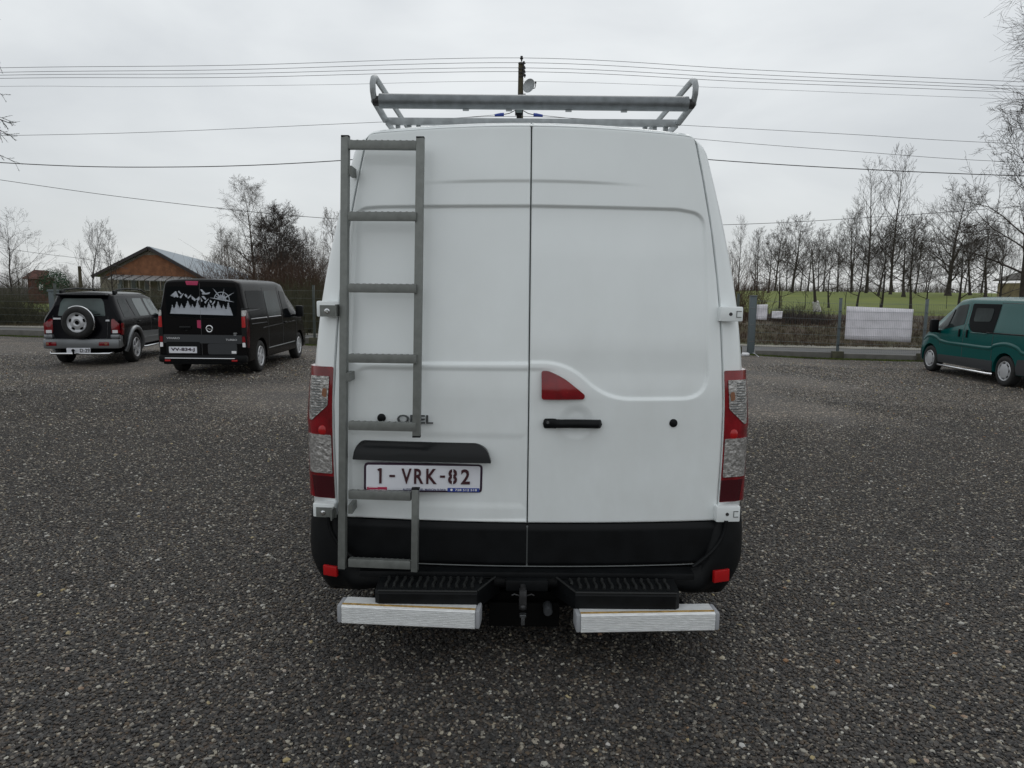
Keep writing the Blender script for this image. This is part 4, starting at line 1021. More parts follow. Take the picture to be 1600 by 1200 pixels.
mesh_fence('wire_fence', [fx_at(1173), fx_at(1309), fx_at(1443), fx_at(1577), fx_at(1711)], 'grey welded wire fence on a low concrete base, hung with white banners', 'fence_grey', 1.72, .17, first_wide=True)
mesh_fence('wire_fence', [fx_at(c) for c in (1150, 1050, 950, 850, 750, 655, 565, 492, 390, 292, 192, 92, -8, -100)][::-1], 'dark wire fence overgrown with scrub behind the two black cars', 'fence_green', 1.75, .22)
# banners hung on the fence
def banner(x0, y0, x1, y1, x2, y2, x3, y3, label):
    q = []
    for (x, y) in ((x0, y0), (x1, y1), (x2, y2), (x3, y3)):
        Y = 22.
        for _ in range(8): p = photo(x, y, Y); Y = float(fenceY(p.x))+.02
        q.append(p)
    nx, nz_ = 24, 8; P = np.zeros((nz_, nx, 3))
    for j in range(nz_):
        for i in range(nx):
            s, t = i/(nx-1), j/(nz_-1); p = q[0].lerp(q[1], s).lerp(q[3].lerp(q[2], s), t); P[j, i] = (p.x, p.y+.012*math.sin(s*17+t*2)+.008*math.sin(t*9+s*5), p.z)
    me = grid_me(P, None); c = sum(q, Vector())/4; me.transform(Matrix.Translation(-c))
    o = link('banner', me, MATS['banner_white'], None, 180); o.location = c
    md = o.modifiers.new('thickness', 'SOLIDIFY'); md.thickness = .003
    tag(o, label, 'banner', 'white banners on the wire fence')
banner(1183, 476, 1199.5, 475.5, 1198, 500, 1181, 499, 'small upright white banner next to the thick fence post')
banner(1206.5, 486, 1223, 486, 1221.5, 498, 1206, 497, 'smallest white banner, square and lower, second along the wire fence')
banner(1323, 478.5, 1427, 483, 1423, 535, 1320, 530, 'large blank white banner on the wire fence left of the teal van')
# litter at the thick post
p = photo(1165, 553, 21.6); bm = bmesh.new(); lathe(bm, [(.0, -.11), (.05, -.11), (.055, -.05), (.055, .07), (.03, .11), (0, .11)], 'X', (0, 0, .055), 14); o = link('plastic_canister', bm_me(bm), MATS['print_white'], None, 40); o.location = (p.x, p.y, float(lot(p.x, p.y)))
tag(o, 'white plastic canister lying at the foot of the thick fence post', 'canister')
bm = bmesh.new(); tube(bm, [(.0, 0, .12), (.06, 0, .10), (.12, -.02, .05), (.17, -.05, .01), (.15, -.12, .008)], .008, 6); o = link('bent_hose', bm_me(bm), MATS['plate_white'], None, 60); q_ = photo(1176, 553, 21.5); o.location = (q_.x, q_.y, float(lot(q_.x, q_.y)))
tag(o, 'short bent white hose end on the gravel right of the thick fence post', 'hose')

# ------------------------------------------------------------ pole and wires
mat('pole_wood', (.075, .065, .04), .9, vary=.4, vscale=6, stretch=(6, 6, 1), bump=.5, bscale=30)
mat('wire', (.10, .10, .105), .6); mat('thick_wire', (.03, .028, .03), .6)
YP = 30.0; pt = photo(814, 98, YP); pb_ = Vector((photo(812, 180, YP).x, YP, gz(0, YP)))
bm = bmesh.new(); tube(bm, [pb_, pb_.lerp(pt, .5), pt], [.17, .14, .105], 14); pole = empty('utility_pole', pb_, 0, 'wooden utility pole rising behind the roof rack of the white van', 'pole')
link('pole_shaft', bm_me(bm), MATS['pole_wood'], pole, 60, off=pb_)
for (xx, yy, s) in ((815, 91, 1), (818.5, 98.5, .8), (819, 106, .8), (819, 112, .8), (820, 118, .7)):
    c = photo(xx, yy, YP-.1); bm = bmesh.new(); lathe(bm, [(0, .09*s), (.05*s, .08*s), (.05*s, .03*s), (.075*s, .01), (.055*s, -.04*s), (.03*s, -.05*s), (.03*s, -.12*s)], 'Z', c, 12); link('insulator', bm_me(bm), MATS['dark_steel'], pole, 50, off=pb_)
bm = bmesh.new()
for yy in (99, 107, 113, 119, 147): c = photo(815.5, yy, YP-.12); box(bm, c, (.30, .03, .03))
c = photo(818, 108, YP-.1); box(bm, c, (.06, .06, .55)); link('bracket', bm_me(bm), MATS['dark_steel'], pole, off=pb_)
c = photo(828, 135, YP-.2); Mr = Matrix.Translation(c) @ Matrix.Rotation(R(55), 4, 'Z') @ Matrix.Rotation(R(8), 4, 'Y')
bm = bmesh.new(); lathe(bm, [(0, 0), (.10, -.012), (.20, -.045), (.275, -.09), (.28, -.085), (.20, -.035), (.1, 0), (0, .012)], 'X', (0, 0, 0), 28); me = bm_me(bm); me.transform(Mr); o = link('satellite_dish', me, MATS['rack_grey'], None, 60); o.data.transform(Matrix.Translation(-c)); o.location = c
tag(o, 'small round satellite dish with an arm fixed to the utility pole', 'dish')
a_ = photo(836.8, 129, YP-.3); bm = bmesh.new(); tube(bm, [c+Vector((0, 0, -.12)), c+Vector((.2, -.08, -.08)), a_-Vector((0, 0, .12)), a_], .016, 6); box(bm, a_, (.07, .06, .06)); link('feed_arm', bm_me(bm), MATS['dark_steel'], o, off=c)
bm = bmesh.new(); tube(bm, [c+Vector((-.22, .18, -.1)), c+Vector((.02, .02, -.02))], .03, 8); link('dish_mount', bm_me(bm), MATS['dark_steel'], o, off=c)
def wire(pts, r, m, label, Y=YP, grp=None, ys=None):
    X = [p[0] for p in pts]; W = [photo(x, y, (ys[i] if ys else Y)) for i, (x, y) in enumerate(pts)]
    out = []
    for i in range(len(W)-1):            # catmull-rom through the given points
        p0, p1, p2, p3 = W[max(i-1, 0)], W[i], W[i+1], W[min(i+2, len(W)-1)]
        for k in range(10):
            t = k/10; out.append(.5*((2*p1)+(-p0+p2)*t+(2*p0-5*p1+4*p2-p3)*t*t+(-p0+3*p1-3*p2+p3)*t**3))
    out.append(W[-1]); c = out[0].copy(); bm = bmesh.new(); tube(bm, [p-c for p in out], r, 5)
    o = link('overhead_wire', bm_me(bm), MATS[m], None, 60); o.location = c; tag(o, label, 'wire', grp or 'overhead wires'); return o
for yL, yL2, yp, yR, yR2, lb_ in ((106, 102, 90.5, 125, 132, 'topmost'), (113, 109, 98, 132, 139, 'second from the top'), (117.5, 115, 106, 136.5, 144, 'third from the top'), (122.5, 121, 112, 142, 150, 'fourth from the top')):
    wire([(-500, yL+13), (0, yL), (360, yL2), (815, yp), (1180, (yp+yR)/2+1.5), (1530, yR), (2000, yR2+14)], .0095, 'wire', f'thin power line across the sky above the roof rack, {lb_} of four')
wire([(-500, 144), (0, 135), (200, 135.5), (500, 132.5), (815, 127), (1180, 139), (1530, 153), (2000, 168)], .006, 'wire', 'faint wire just below the four-line bundle, meeting the pole at the dish')
wire([(-500, 220), (0, 212), (250, 206), (590, 191), (815, 182), (1090, 197), (1330, 210), (1530, 222), (2000, 243)], .009, 'wire', 'thin wire passing behind the roof rack at the height of the van roof')
wire([(815, 190), (1110, 219), (1340, 237), (1560, 252), (2000, 268)], .009, 'wire', 'thin wire right of the pole, between the roof-height wire and the thick cable')
wire([(-500, 215), (0, 254), (270, 261), (530, 251), (815, 225), (1115, 250), (1340, 264), (1600, 275), (2000, 285)], .018, 'thick_wire', 'thick dark cable sagging across the sky below the other lines')
wire([(-500, 205), (0, 281), (250, 315), (510, 341), (815, 356), (1140, 351), (1370, 339), (1600, 322), (2000, 290)], .011, 'thick_wire', 'lowest long cable, sloping down past the left trees and up to the right', Y=31)
wire([(0, 387), (62, 396), (140, 406), (200, 420)], .010, 'wire', 'short faint wire between the far left tree and the small tree by the gable', Y=40)

# ------------------------------------------------------------ houses
mat('brick_orange', (.27, .12, .06), .9, col2=(.18, .08, .042), vscale=3, bump=.3, bscale=30)
mat('brick_red', (.085, .035, .027), .9, vary=.3, vscale=3)
mat('metal_roof', (.13, .175, .215), .4, vary=.12, vscale=.6, metal=.2)
mat('fascia', (.03, .025, .025), .6); mat('render_wall', (.22, .20, .16), .9, vary=.2, vscale=2); mat('window_white', (.6, .6, .6), .6)
mat('veranda_sheet', (.27, .28, .285), .35, vary=.1, vscale=2); mat('ochre_wall', (.19, .155, .09), .9, vary=.25, vscale=1.5); mat('grey_roof', (.07, .065, .06), .8)
def slabf(pts, th=.08):
    bm = bmesh.new(); f = bm.faces.new([bm.verts.new(p) for p in pts]); f.normal_update(); nn_ = f.normal*th
    g = bmesh.ops.extrude_face_region(bm, geom=[f]); bmesh.ops.translate(bm, vec=-nn_, verts=[v for v in g['geom'] if isinstance(v, bmesh.types.BMVert)]); bmesh.ops.recalc_face_normals(bm, faces=bm.faces); return bm_me(bm)
YH = 50.
pk, el_, er_ = photo(235, 389, YH), photo(156, 430, YH), photo(318, 436, YH)
base = Vector((pk.x, YH, gz(pk.x, YH)-.1)); hs = empty('brick_house', base, 0, 'long low house with orange brick gable and grey-blue metal roof behind the black cars', 'house')
zb = base.z; eave = el_.z
def hl(name, me, m, par=None, sm=None): return link(name, me, MATS[m], par or hs, sm, off=base)
hl('gable_wall', slabf([(el_.x, YH, zb), (er_.x, YH, zb), (er_.x, YH, er_.z), (pk.x, YH, pk.z), (el_.x, YH, el_.z)], .3), 'render_wall')
# brick courses of the gable: bricks too small to pick apart, colour of the infill
gi = [(el_.x+.35, YH-.03, eave-.05), (er_.x-.45, YH-.03, eave-.1), (er_.x-.75, YH-.03, eave+.12), (pk.x+.5, YH-.03, pk.z-.42), (pk.x-.45, YH-.03, pk.z-.42), (el_.x+.55, YH-.03, eave+.10)]
hl('brick_infill', slabf(gi, .1), 'brick_orange')
far = photo(366, 431, 88); dv = Vector((far.x-pk.x, 38, -.35))
R1 = [pk+Vector((0, -.3, .08)), pk+dv+Vector((0, 0, .08)), er_+dv+Vector((.5, 0, -.1)), er_+Vector((.3, -.3, -.05))]
L1 = [pk+Vector((0, -.3, .08)), el_+Vector((-.4, -.3, -.1)), el_+dv+Vector((-.4, 0, -.1)), pk+dv+Vector((0, 0, .08))]
roof = hl('roof', slabf(R1, .1), 'metal_roof'); hl('roof_slope', slabf(L1, .1), 'metal_roof', roof)
for k in range(1, 26):
    a = R1[0].lerp(R1[1], k/26); b_ = R1[3].lerp(R1[2], k/26); bm = bmesh.new(); beam(bm, a+Vector((.02, 0, .03)), b_+Vector((.02, 0, .03)), .05, .05, 0); hl('roof_seam', bm_me(bm), 'metal_roof', roof)
bm = bmesh.new(); beam(bm, pk+Vector((0, -.34, .05)), el_+Vector((-.4, -.34, -.12)), .05, .2, 0); beam(bm, pk+Vector((0, -.34, .05)), er_+Vector((.3, -.34, -.08)), .05, .2, 0); hl('bargeboard', bm_me(bm), 'fascia')
hl('long_wall', slabf([(er_.x, YH, zb), (er_.x+dv.x, YH+38, zb), (er_.x+dv.x, YH+38, er_.z-.1), (er_.x, YH, er_.z-.05)], .3), 'render_wall')
# veranda: sloping sheet, posts, struts and small windows below
va, vb_, vc, vd = photo(178, 430, YH-.2), photo(300, 434, YH-.2), photo(300, 441, YH-2.2), photo(168, 437, YH-2.2)
hl('veranda_roof', slabf([va, vb_, vc, vd], .05), 'veranda_sheet')
for i in range(9):
    t = i/8; a = va.lerp(vb_, t); b_ = vd.lerp(vc, t); bm = bmesh.new(); beam(bm, a+Vector((0, -.02, .05)), b_+Vector((-.35, -.02, .05)), .05, .06, 0); hl('rafter', bm_me(bm), 'fascia')
    bm = bmesh.new(); beam(bm, b_, Vector((b_.x, b_.y, zb)), .06, .06, 0); hl('veranda_post', bm_me(bm), 'render_wall')
for i in range(5):
    x = photo(188+i*21, 444, YH-.1).x; z = photo(188, 445, YH).z; bm = bmesh.new(); box(bm, (x, YH-.06, z), (.42, .08, .8)); w_ = hl('window', bm_me(bm), 'window_white')
    bm = bmesh.new()
    box(bm, (x, YH-.11, z), (.30, .03, .66))
    hl('pane', bm_me(bm), 'grey_glass', w_)
# small red house far left
c = at_px(64, 66); hr = empty('red_house', c, 0, 'small red brick house with chimney beyond the left fence', 'house')
def ho(name, me, m, par): return link(name, me, MATS[m], par, None, off=par.location)
bm = bmesh.new(); box(bm, c+Vector((.1, 0, 1.2)), (1.7, 1.2, 2.4)); ho('wall', bm_me(bm), 'brick_red', hr)
rf = ho('roof', slabf([c+Vector((-1.1, -.8, 2.3)), c+Vector((1.1, -.8, 2.2)), c+Vector((.6, .5, 3.0)), c+Vector((-.8, .5, 3.1))], .1), 'brick_red', hr)
bm = bmesh.new(); box(bm, c+Vector((-.1, .3, 3.2)), (.25, .25, 1.2)); ho('chimney', bm_me(bm), 'fascia', rf)
bm = bmesh.new(); box(bm, c+Vector((.5, -.62, 1.5)), (.4, .06, .5)); ho('window', bm_me(bm), 'window_white', hr)
# evergreen bush
c = at_px(85, 55); rr = random.Random(9); V = []; F = []
mat('evergreen', (.016, .055, .022), .8, vary=.4, vscale=6)
for i in range(2600):
    a = Vector((rr.gauss(0, 1), rr.gauss(0, 1), rr.gauss(0, 1))).normalized()*rr.uniform(.7, 1.02)*(1+.12*math.sin(i)); q = Vector((a.x*1.1, a.y*1.1, 1.75+a.z*1.1)); e1 = rot_dir(a.normalized(), 1.2, rr)*.10; e2 = rot_dir(a.normalized(), 1.2, rr)*.10
    b0 = len(V); V += [q, q+e1, q+e2]; F.append((b0, b0+1, b0+2))
eb = empty('evergreen_bush', c, 0, 'round dark evergreen bush beside the small red house', 'bush'); link('foliage', np_me(V, F), MATS['evergreen'], eb)
bm = bmesh.new(); tube(bm, [(0, 0, -.1), (0, 0, 1.6)], [.1, .05], 8); link('stem', bm_me(bm), MATS['bark'], eb)
c = at_px(127, 42); bm = bmesh.new(); tube(bm, [(0, 0, 0), (0, 0, 2.9)], [.10, .09], 8); o = link('timber_post', bm_me(bm), MATS['pole_wood'], None, 60); o.location = c; tag(o, 'weathered timber post standing behind the off-roader, beside the small bare tree', 'post')
c = photo(84, 447, 27.5); bm = bmesh.new(); box(bm, (0, 0, .8), (.30, .3, 1.6), bev=.03); box(bm, (0, 0, 1.62), (.36, .36, .08), bev=.02); o = link('grey_cabinet', bm_me(bm), MATS['fence_grey'], None, 30); o.location = (c.x, 27.5, gz(c.x, 27.5)); tag(o, 'grey cabinet post behind the left rear corner of the black off-roader', 'cabinet')
# ochre house far right
c = at_px(1636, 60); ho2 = empty('ochre_house', c, 0, 'ochre rendered house with dark roof behind the trees at the right edge', 'house')
bm = bmesh.new(); box(bm, c+Vector((1.2, 1, .7)), (5.4, 6, 2.4)); ho('wall', bm_me(bm), 'ochre_wall', ho2)
ho('roof', slabf([c+Vector((-1.8, -2.3, 2.2)), c+Vector((4.2, -2.3, 2.2)), c+Vector((3.5, 1, 3.6)), c+Vector((.6, 1, 3.6))], .12), 'grey_roof', ho2); ho('roof', slabf([c+Vector((-1.8, -2.3, 2.2)), c+Vector((.6, 1, 3.6)), c+Vector((-1.8, 4.3, 2.2))], .12), 'grey_roof', ho2)
bm = bmesh.new(); box(bm, c+Vector((-.2, -2.03, 1.2)), (.6, .06, .8)); ho('window', bm_me(bm), 'tinted_glass', ho2)
# spruce at the left edge: only its branch tips reach into view
sp_ = photo(-66, 460, 14); V = []; F = []; sg = []; rr = random.Random(77)
mat('spruce_needle', (.022, .035, .018), .8, vary=.4, vscale=9)
for i in range(120):
    z = 4.4+rr.random()*6.6; az = rr.uniform(0, 2*PI); ln = 1.28*(1-.35*(z-4.4)/6.6)*rr.uniform(.75, 1.0); p = Vector((0, 0, z)); d = Vector((math.cos(az), math.sin(az), .1))
    n_ = 9
    for k in range(n_):
        d = (d+Vector((rr.gauss(0, .08), rr.gauss(0, .08), -.05))).normalized(); q = p+d*ln/n_; sg.append((*p, *q, .012*(1-k/n_)+.004, .011*(1-k/n_)+.003))
        for s in range(2):
            e = rot_dir(d, .8, rr); w = q+e*.17*rr.uniform(.6, 1.2)+Vector((0, 0, -.03)); sg.append((*q, *w, .004, .003))
            for _ in range(14):
                b1 = q.lerp(w, rr.random()); nd = rot_dir(e, .7, rr)*.035; sd1 = nd.cross(e).normalized()*.0035; b0 = len(V); V += [b1-sd1, b1+sd1, b1+nd]; F.append((b0, b0+1, b0+2))
        p = q
es = empty('spruce_tree', (sp_.x, 14, 0), 0, 'spruce whose dark branch tips poke in at the upper left edge', 'tree')
link('needles', np_me(V, F), MATS['spruce_needle'], es); link('branches', prisms(sg, 3), MATS['bark'], es)
bm = bmesh.new(); tube(bm, [(0, 0, -.2), (0, 0, 6), (0, 0, 12.2)], [.22, .14, .02], 10); link('trunk', bm_me(bm), MATS['bark'], es, 60)
# ------------------------------------------------------------ parked cars (local frame: rear at y=0, nose at +y, x to the right)
def prof(zb, zs, ws, zbelt, wbelt, zr, wr, r, crown):
    """half section from bottom centre to top centre"""
    return [(0, zb), (ws*.6, zb), (ws*.93, zb), (ws, zb+.06), (ws+.006, zs), ((ws+wbelt)/2+.012, (zs+zbelt)/2), (wbelt, zbelt), (wbelt-(wbelt-wr)*.12, zbelt+(zr-zbelt)*.18), (wr+(wbelt-wr)*.30, zbelt+(zr-r-zbelt)*.70), (wr, zr-r),
            (wr-r*.28, zr-r*.35), (wr-r*.95, zr), (wr*.6, zr+crown*.6), (wr*.3, zr+crown*.9), (0, zr+crown)]
def cr_interp(P, k):
    P = np.array(P, float); out = []
    for i in range(len(P)-1):
        p0, p1, p2, p3 = P[max(i-1, 0)], P[i], P[i+1], P[min(i+2, len(P)-1)]
        for j in range(k):
            t = j/k; out.append(.5*((2*p1)+(-p0+p2)*t+(2*p0-5*p1+4*p2-p3)*t*t+(-p0+3*p1-3*p2+p3)*t**3))
    out.append(P[-1]); return np.array(out)
def car_body(st, arches, r_arch, lean=None, arch_w=2.4, arch_z=None):
    """st: stations (y, *prof args); arches: y of wheel centres"""
    ys = [s[0] for s in st]; prs = np.array([cr_interp(prof(*s[1:]), 3) for s in st])
    yy = np.unique(np.concatenate([np.linspace(a, b, max(2, int((b-a)/.12)+1)) for a, b in zip(ys[:-1], ys[1:])]))
    rows = []
    for y in yy:
        i = min(max(int(np.searchsorted(ys, y, side='right'))-1, 0), len(ys)-2); t = (y-ys[i])/(ys[i+1]-ys[i])
        rows.append(prs[i]*(1-t)+prs[i+1]*t)
    rows = np.array(rows); nr, nc, _ = rows.shape
    full = np.concatenate([rows, (rows*np.array([-1, 1]))[:, -2:0:-1]], 1); m = full.shape[1]
    V = np.zeros((nr, m, 3)); V[:, :, 0] = full[:, :, 0]; V[:, :, 2] = full[:, :, 1]; V[:, :, 1] = yy[:, None]
    if lean: V[:, :, 1] += lean(V[:, :, 0], V[:, :, 2], V[:, :, 1])
    F = [(i*m+k, i*m+(k+1) % m, (i+1)*m+(k+1) % m, (i+1)*m+k) for i in range(nr-1) for k in range(m)]
    bm = bmesh.new(); vs = [bm.verts.new(v) for v in V.reshape(-1, 3)]
    for f in F: bm.faces.new([vs[q] for q in f])
    for row, rev in ((0, 1), (nr-1, 0)):
        bm.faces.new([vs[row*m+k] for k in range(m)])
    bmesh.ops.recalc_face_normals(bm, faces=bm.faces); me = bm_me(bm)
    o = bpy.data.objects.new('tmp', me); COL.objects.link(o)
    cut = bmesh.new()
    for y in arches:
        for s in (-1, 1): 
            g = bmesh.ops.create_cone(cut, cap_ends=True, segments=28, radius1=r_arch, radius2=r_arch, depth=.62, matrix=Matrix.Translation((s*.86, y, arch_z or .33)) @ Matrix.Rotation(PI/2, 4, 'Y'))
    co = bpy.data.objects.new('cut', bm_me(cut)); COL.objects.link(co)
    md = o.modifiers.new('b', 'BOOLEAN'); md.operation = 'DIFFERENCE'; md.object = co; md.solver = 'EXACT'
    dg = bpy.context.evaluated_depsgraph_get(); dg.update(); me2 = bpy.data.meshes.new_from_object(o.evaluated_get(dg))
    bvh = BVHTree.FromPolygons([tuple(v) for v in V.reshape(-1, 3)], F+[tuple(range(m)), tuple((nr-1)*m+k for k in range(m))])
    bpy.data.objects.remove(o); bpy.data.objects.remove(co)
    return me2, bvh
def proj(bvh, side, off):
    """map for sheet(): projects (a, z) onto the body from one side"""
    def f(a, z, d):
        if side in ('left', 'right'):
            s = 1 if side == 'right' else -1; h = bvh.ray_cast(Vector((s*4, a, z)), Vector((-s, 0, 0)))
            p = h[0] if h[0] is not None else Vector((s*.8, a, z)); nn = h[1] if h[0] is not None else Vector((s, 0, 0))
            if nn.x*s < 0: nn = -nn
        else:
            s = -1 if side == 'rear' else 1; h = bvh.ray_cast(Vector((a, s*12, z)), Vector((0, -s, 0)))
            p = h[0] if h[0] is not None else Vector((a, 0 if s < 0 else 4.7, z)); nn = h[1] if h[0] is not None else Vector((0, s, 0))
            if nn.y*s < 0: nn = -nn
        return p+nn*(off-d)
    return f
class Car:
    def __init__(s, name, loc, rz, label, paint, st, arches, ra, **k):
        s.e = empty(name, loc, rz, label, 'car' if 'road' in name else 'van'); me, s.b = car_body(st, arches, ra, **k)
        s.body = link('body', me, MATS[paint], s.e, 35); s.paint = paint
    def add(s, name, side, poly, m, off=.004, par=None, r=.02, skirt=.012, step=.07, n=3):
        return link(name, sheet(rpoly(poly, r, n), proj(s.b, side, off), step, skirt), MATS[m], par or s.e, 40)
    def line(s, name, side, pts, rad, m, off=0, par=None, seg=6):
        f = proj(s.b, side, off); W = []
        for (a, b_) in zip(pts[:-1], pts[1:]):
            k = max(1, int(math.dist(a, b_)/.06))
            for i in range(k): t = i/k; W.append(f(a[0]+(b_[0]-a[0])*t, a[1]+(b_[1]-a[1])*t, 0))
        W.append(f(*pts[-1], 0)); bm = bmesh.new(); tube(bm, W, rad, seg); return link(name, bm_me(bm), MATS[m], par or s.e, 60)
    def text(s, name, side, t, a, z, w, h, m, par=None, off=.006, bold=.02):
        me = text_me(t, w, h, .004, bold); p = proj(s.b, side, off)(a, z, 0); me.transform(Matrix.Translation(p)); return link(name, me, MATS[m], par or s.e)
    def prim(s, name, m, fn, par=None, sm=40):
        bm = bmesh.new(); fn(bm); return link(name, bm_me(bm), MATS[m], par or s.e, sm)

def van_stations(Lh, H_, nose):
    # y, zb, zs, ws, zbelt, wbelt, zr, wr, r, crown
    return [(0, .30, .6, .90, 1.05, .90, H_-.05, .74, .07, .02), (.03, .28, .6, .925, 1.05, .93, H_-.02, .775, .10, .025), (.10, .27, .6, .94, 1.05, .945, H_, .80, .12, .03), (1.2, .27, .6, .95, 1.05, .95, H_+.01, .81, .13, .035),
            (2.7, .27, .6, .95, 1.05, .95, H_+.01, .80, .13, .035), (3.15, .27, .6, .95, 1.05, .95, H_-.03, .78, .14, .04), (3.5, .27, .6, .95, 1.05, .945, H_-.22, .76, .14, .04), (nose-.72, .27, .6, .95, 1.02, .935, 1.33, .78, .14, .04),
            (nose-.55, .27, .58, .945, .98, .91, 1.17, .76, .12, .05), (nose-.28, .26, .55, .91, .88, .84, 1.03, .66, .12, .06), (nose-.10, .26, .5, .80, .76, .74, .92, .55, .12, .05), (nose, .30, .48, .64, .62, .62, .80, .42, .10, .04)]
# --- black passenger van
bv = Car('black_van', Vector((-6.24, 14.3, 0)), R(2.2), 'black passenger van with mountain and pine sticker on its rear window, parked beside the off-roader', 'brown_black_paint',
         van_stations(5.0, 1.92, 5.0), (.86, 4.0), .40)
W_ = lambda cx: (cx-505)/790*1.95
Zv = lambda cy: (940-cy)/843*1.93
q = lambda *p: [(W_(x), Zv(y)) for x, y in p]
bv.line('door_seam', 'rear', [(W_(495), .36), (W_(495), 1.92)], .005, 'seal')
win = bv.add('rear_window', 'rear', q((208, 158), (800, 160), (815, 180), (800, 418), (500, 432), (215, 410), (203, 300)), 'tinted_glass', r=.05)
for xx in (495,): bv.line('window_split', 'rear', q((xx, 160), (xx, 428)), .006, 'seal', .003, win)
# sticker: pines, ranges of mountains, eagle, compass (flat vinyl on the glass)
SX = lambda x: W_(234+(x-225)/1045*541); SZ = lambda y: Zv(180+(y-130)*(225/440.))
def stick(polys, name):
    ms = []
    for pl in polys:
        pl = [(SX(a), SZ(b)) for a, b in pl]; ms.append(sheet(pl, proj(bv.b, 'rear', .008), .2, 0))
    me = merge(ms); return link(name, me, MATS['sticker_grey'], win)
ms = [sheet([(SX(232), SZ(548)), (SX(1262), SZ(572)), (SX(1235), SZ(470)), (SX(700), SZ(440)), (SX(262), SZ(458))], proj(bv.b, 'rear', .0079), .2, 0)]
for i_, (x, t0, w, bs) in enumerate(((275, 395, 90, 540), (350, 340, 115, 500), (425, 375, 80, 470), (530, 325, 130, 480), (605, 385, 80, 470), (690, 320, 110, 480), (805, 405, 80, 500), (875, 345, 100, 480), (945, 375, 70, 470), (1030, 330, 110, 470), (1115, 385, 80, 480), (1195, 345, 120, 540))):
    L1_, R1_ = [], []
    for k in range(1, 7):
        t = k/6; yy = t0+(bs-t0)*t; L1_ += [(x-w/2*t-3, yy), (x-w/2*t+9, yy+3)]; R1_ += [(x+w/2*t+3, yy), (x+w/2*t-9, yy+3)]
    pl = [(x, t0)]+R1_+L1_[::-1]; ms.append(sheet([(SX(a), SZ(b)) for a, b in pl], proj(bv.b, 'rear', .0083+.0004*i_), .5, 0))
link('pine_sticker', merge(ms), MATS['sticker_grey'], win)
stick([[(250, 245), (335, 168), (350, 172), (385, 262), (365, 275), (340, 255), (320, 275), (300, 235)], [(375, 175), (395, 157), (440, 215), (425, 222)], [(398, 265), (460, 205), (475, 200), (450, 240), (425, 285), (405, 280)], [(478, 225), (500, 212), (528, 240), (522, 272), (500, 262)],
       [(525, 280), (590, 220), (585, 255), (560, 275), (545, 295)], [(595, 240), (665, 300), (650, 335), (620, 310), (600, 300)], [(665, 300), (725, 250), (728, 300), (700, 330)], [(742, 262), (775, 330), (750, 345)], [(760, 250), (795, 243), (835, 285), (825, 310), (800, 295)],
       [(800, 345), (870, 290), (880, 292), (845, 330), (820, 375)], [(885, 330), (905, 308), (930, 340), (910, 365)], [(920, 385), (980, 315), (975, 350), (940, 395)]], 'mountain_sticker')
stick([[(745, 135), (770, 130), (800, 165), (830, 195), (905, 178), (890, 205), (850, 218), (775, 218), (765, 205), (785, 195), (755, 160)]], 'eagle_sticker')
cxx, cyy = 1090, 300; ringp = []
def arc(r0, r1, a0, a1, n_=16): return [(cxx+r1*math.cos(a), cyy+r1*1.0*math.sin(a)) for a in np.linspace(a0, a1, n_)]+[(cxx+r0*math.cos(a), cyy+r0*math.sin(a)) for a in np.linspace(a1, a0, n_)]
cp = [arc(118, 130, PI*1.02, PI*1.5), arc(118, 130, PI*1.5, PI*2.1), arc(60, 72, PI, PI*1.5), arc(60, 72, PI*1.5, PI*2.15)]
for ang, ln in ((-126, 210), (-76, 165), (-30, 215), (12, 190), (188, 180), (-100, 90), (-55, 100), (-150, 110)):
    a = R(ang); px_, py_ = math.cos(a), math.sin(a); cp.append([(cxx-py_*17, cyy+px_*17), (cxx+px_*ln*1.15, cyy+py_*ln*1.15), (cxx+py_*17, cyy-px_*17)])
stick(cp, 'compass_sticker')
bv.add('brake_light', 'rear', q((380, 113), (488, 113), (480, 146), (388, 144)), 'sticker_pink', .012, r=.01)
bv.add('pink_sticker', 'rear', q((462, 450), (494, 450), (494, 522), (462, 516)), 'sticker_pink', .006, r=.005)
bv.line('door_crease', 'rear', q((205, 418), (500, 440), (815, 422)), .008, 'brown_black_paint')
bv.prim('round_emblem', 'chrome', lambda bm: (lathe(bm, [(.052, 0), (.064, -.006), (.076, 0)], 'Y', (W_(565), -.008, Zv(525)), 28), box(bm, (W_(565)-.035, -.012, Zv(525)+.006), (.085, .008, .014)), box(bm, (W_(565)+.035, -.012, Zv(525)-.006), (.085, .008, .014))))
bv.add('trim_panel', 'rear', q((165, 575), (848, 580), (848, 655), (165, 650)), 'grey_plastic', .006, r=.01)
bv.text('model_lettering', 'rear', 'VIVARO', W_(253), Zv(608), .28, .038, 'alloy', off=.012); bv.text('model_lettering', 'rear', 'TURBO', W_(750), Zv(620), .24, .038, 'alloy', off=.012); bv.text('engine_lettering', 'rear', 'CDTi', W_(785), Zv(563), .07, .025, 'alloy'); bv.text('engine_lettering', 'rear', '120', W_(783), Zv(577), .05, .02, 'alloy', off=.012)
hd = bv.add('plate_recess', 'rear', q((190, 640), (480, 640), (480, 750), (190, 750)), 'black_plastic', .008, r=.03); bv.add('recess_panel', 'rear', q((545, 655), (795, 655), (795, 750), (545, 750)), 'grey_plastic', .006, r=.04)
pl_ = bv.add('number_plate', 'rear', q((214, 682), (452, 682), (452, 739), (214, 739)), 'plate_white', .022, r=.01); bv.text('plate_lettering', 'rear', 'VV-834-J', W_(333), Zv(710), .50, .082, 'plate_frame', pl_, .025, .03)
bv.add('small_sticker', 'rear', q((748, 719), (788, 719), (788, 742), (748, 742)), 'print_white', .010, r=.004)
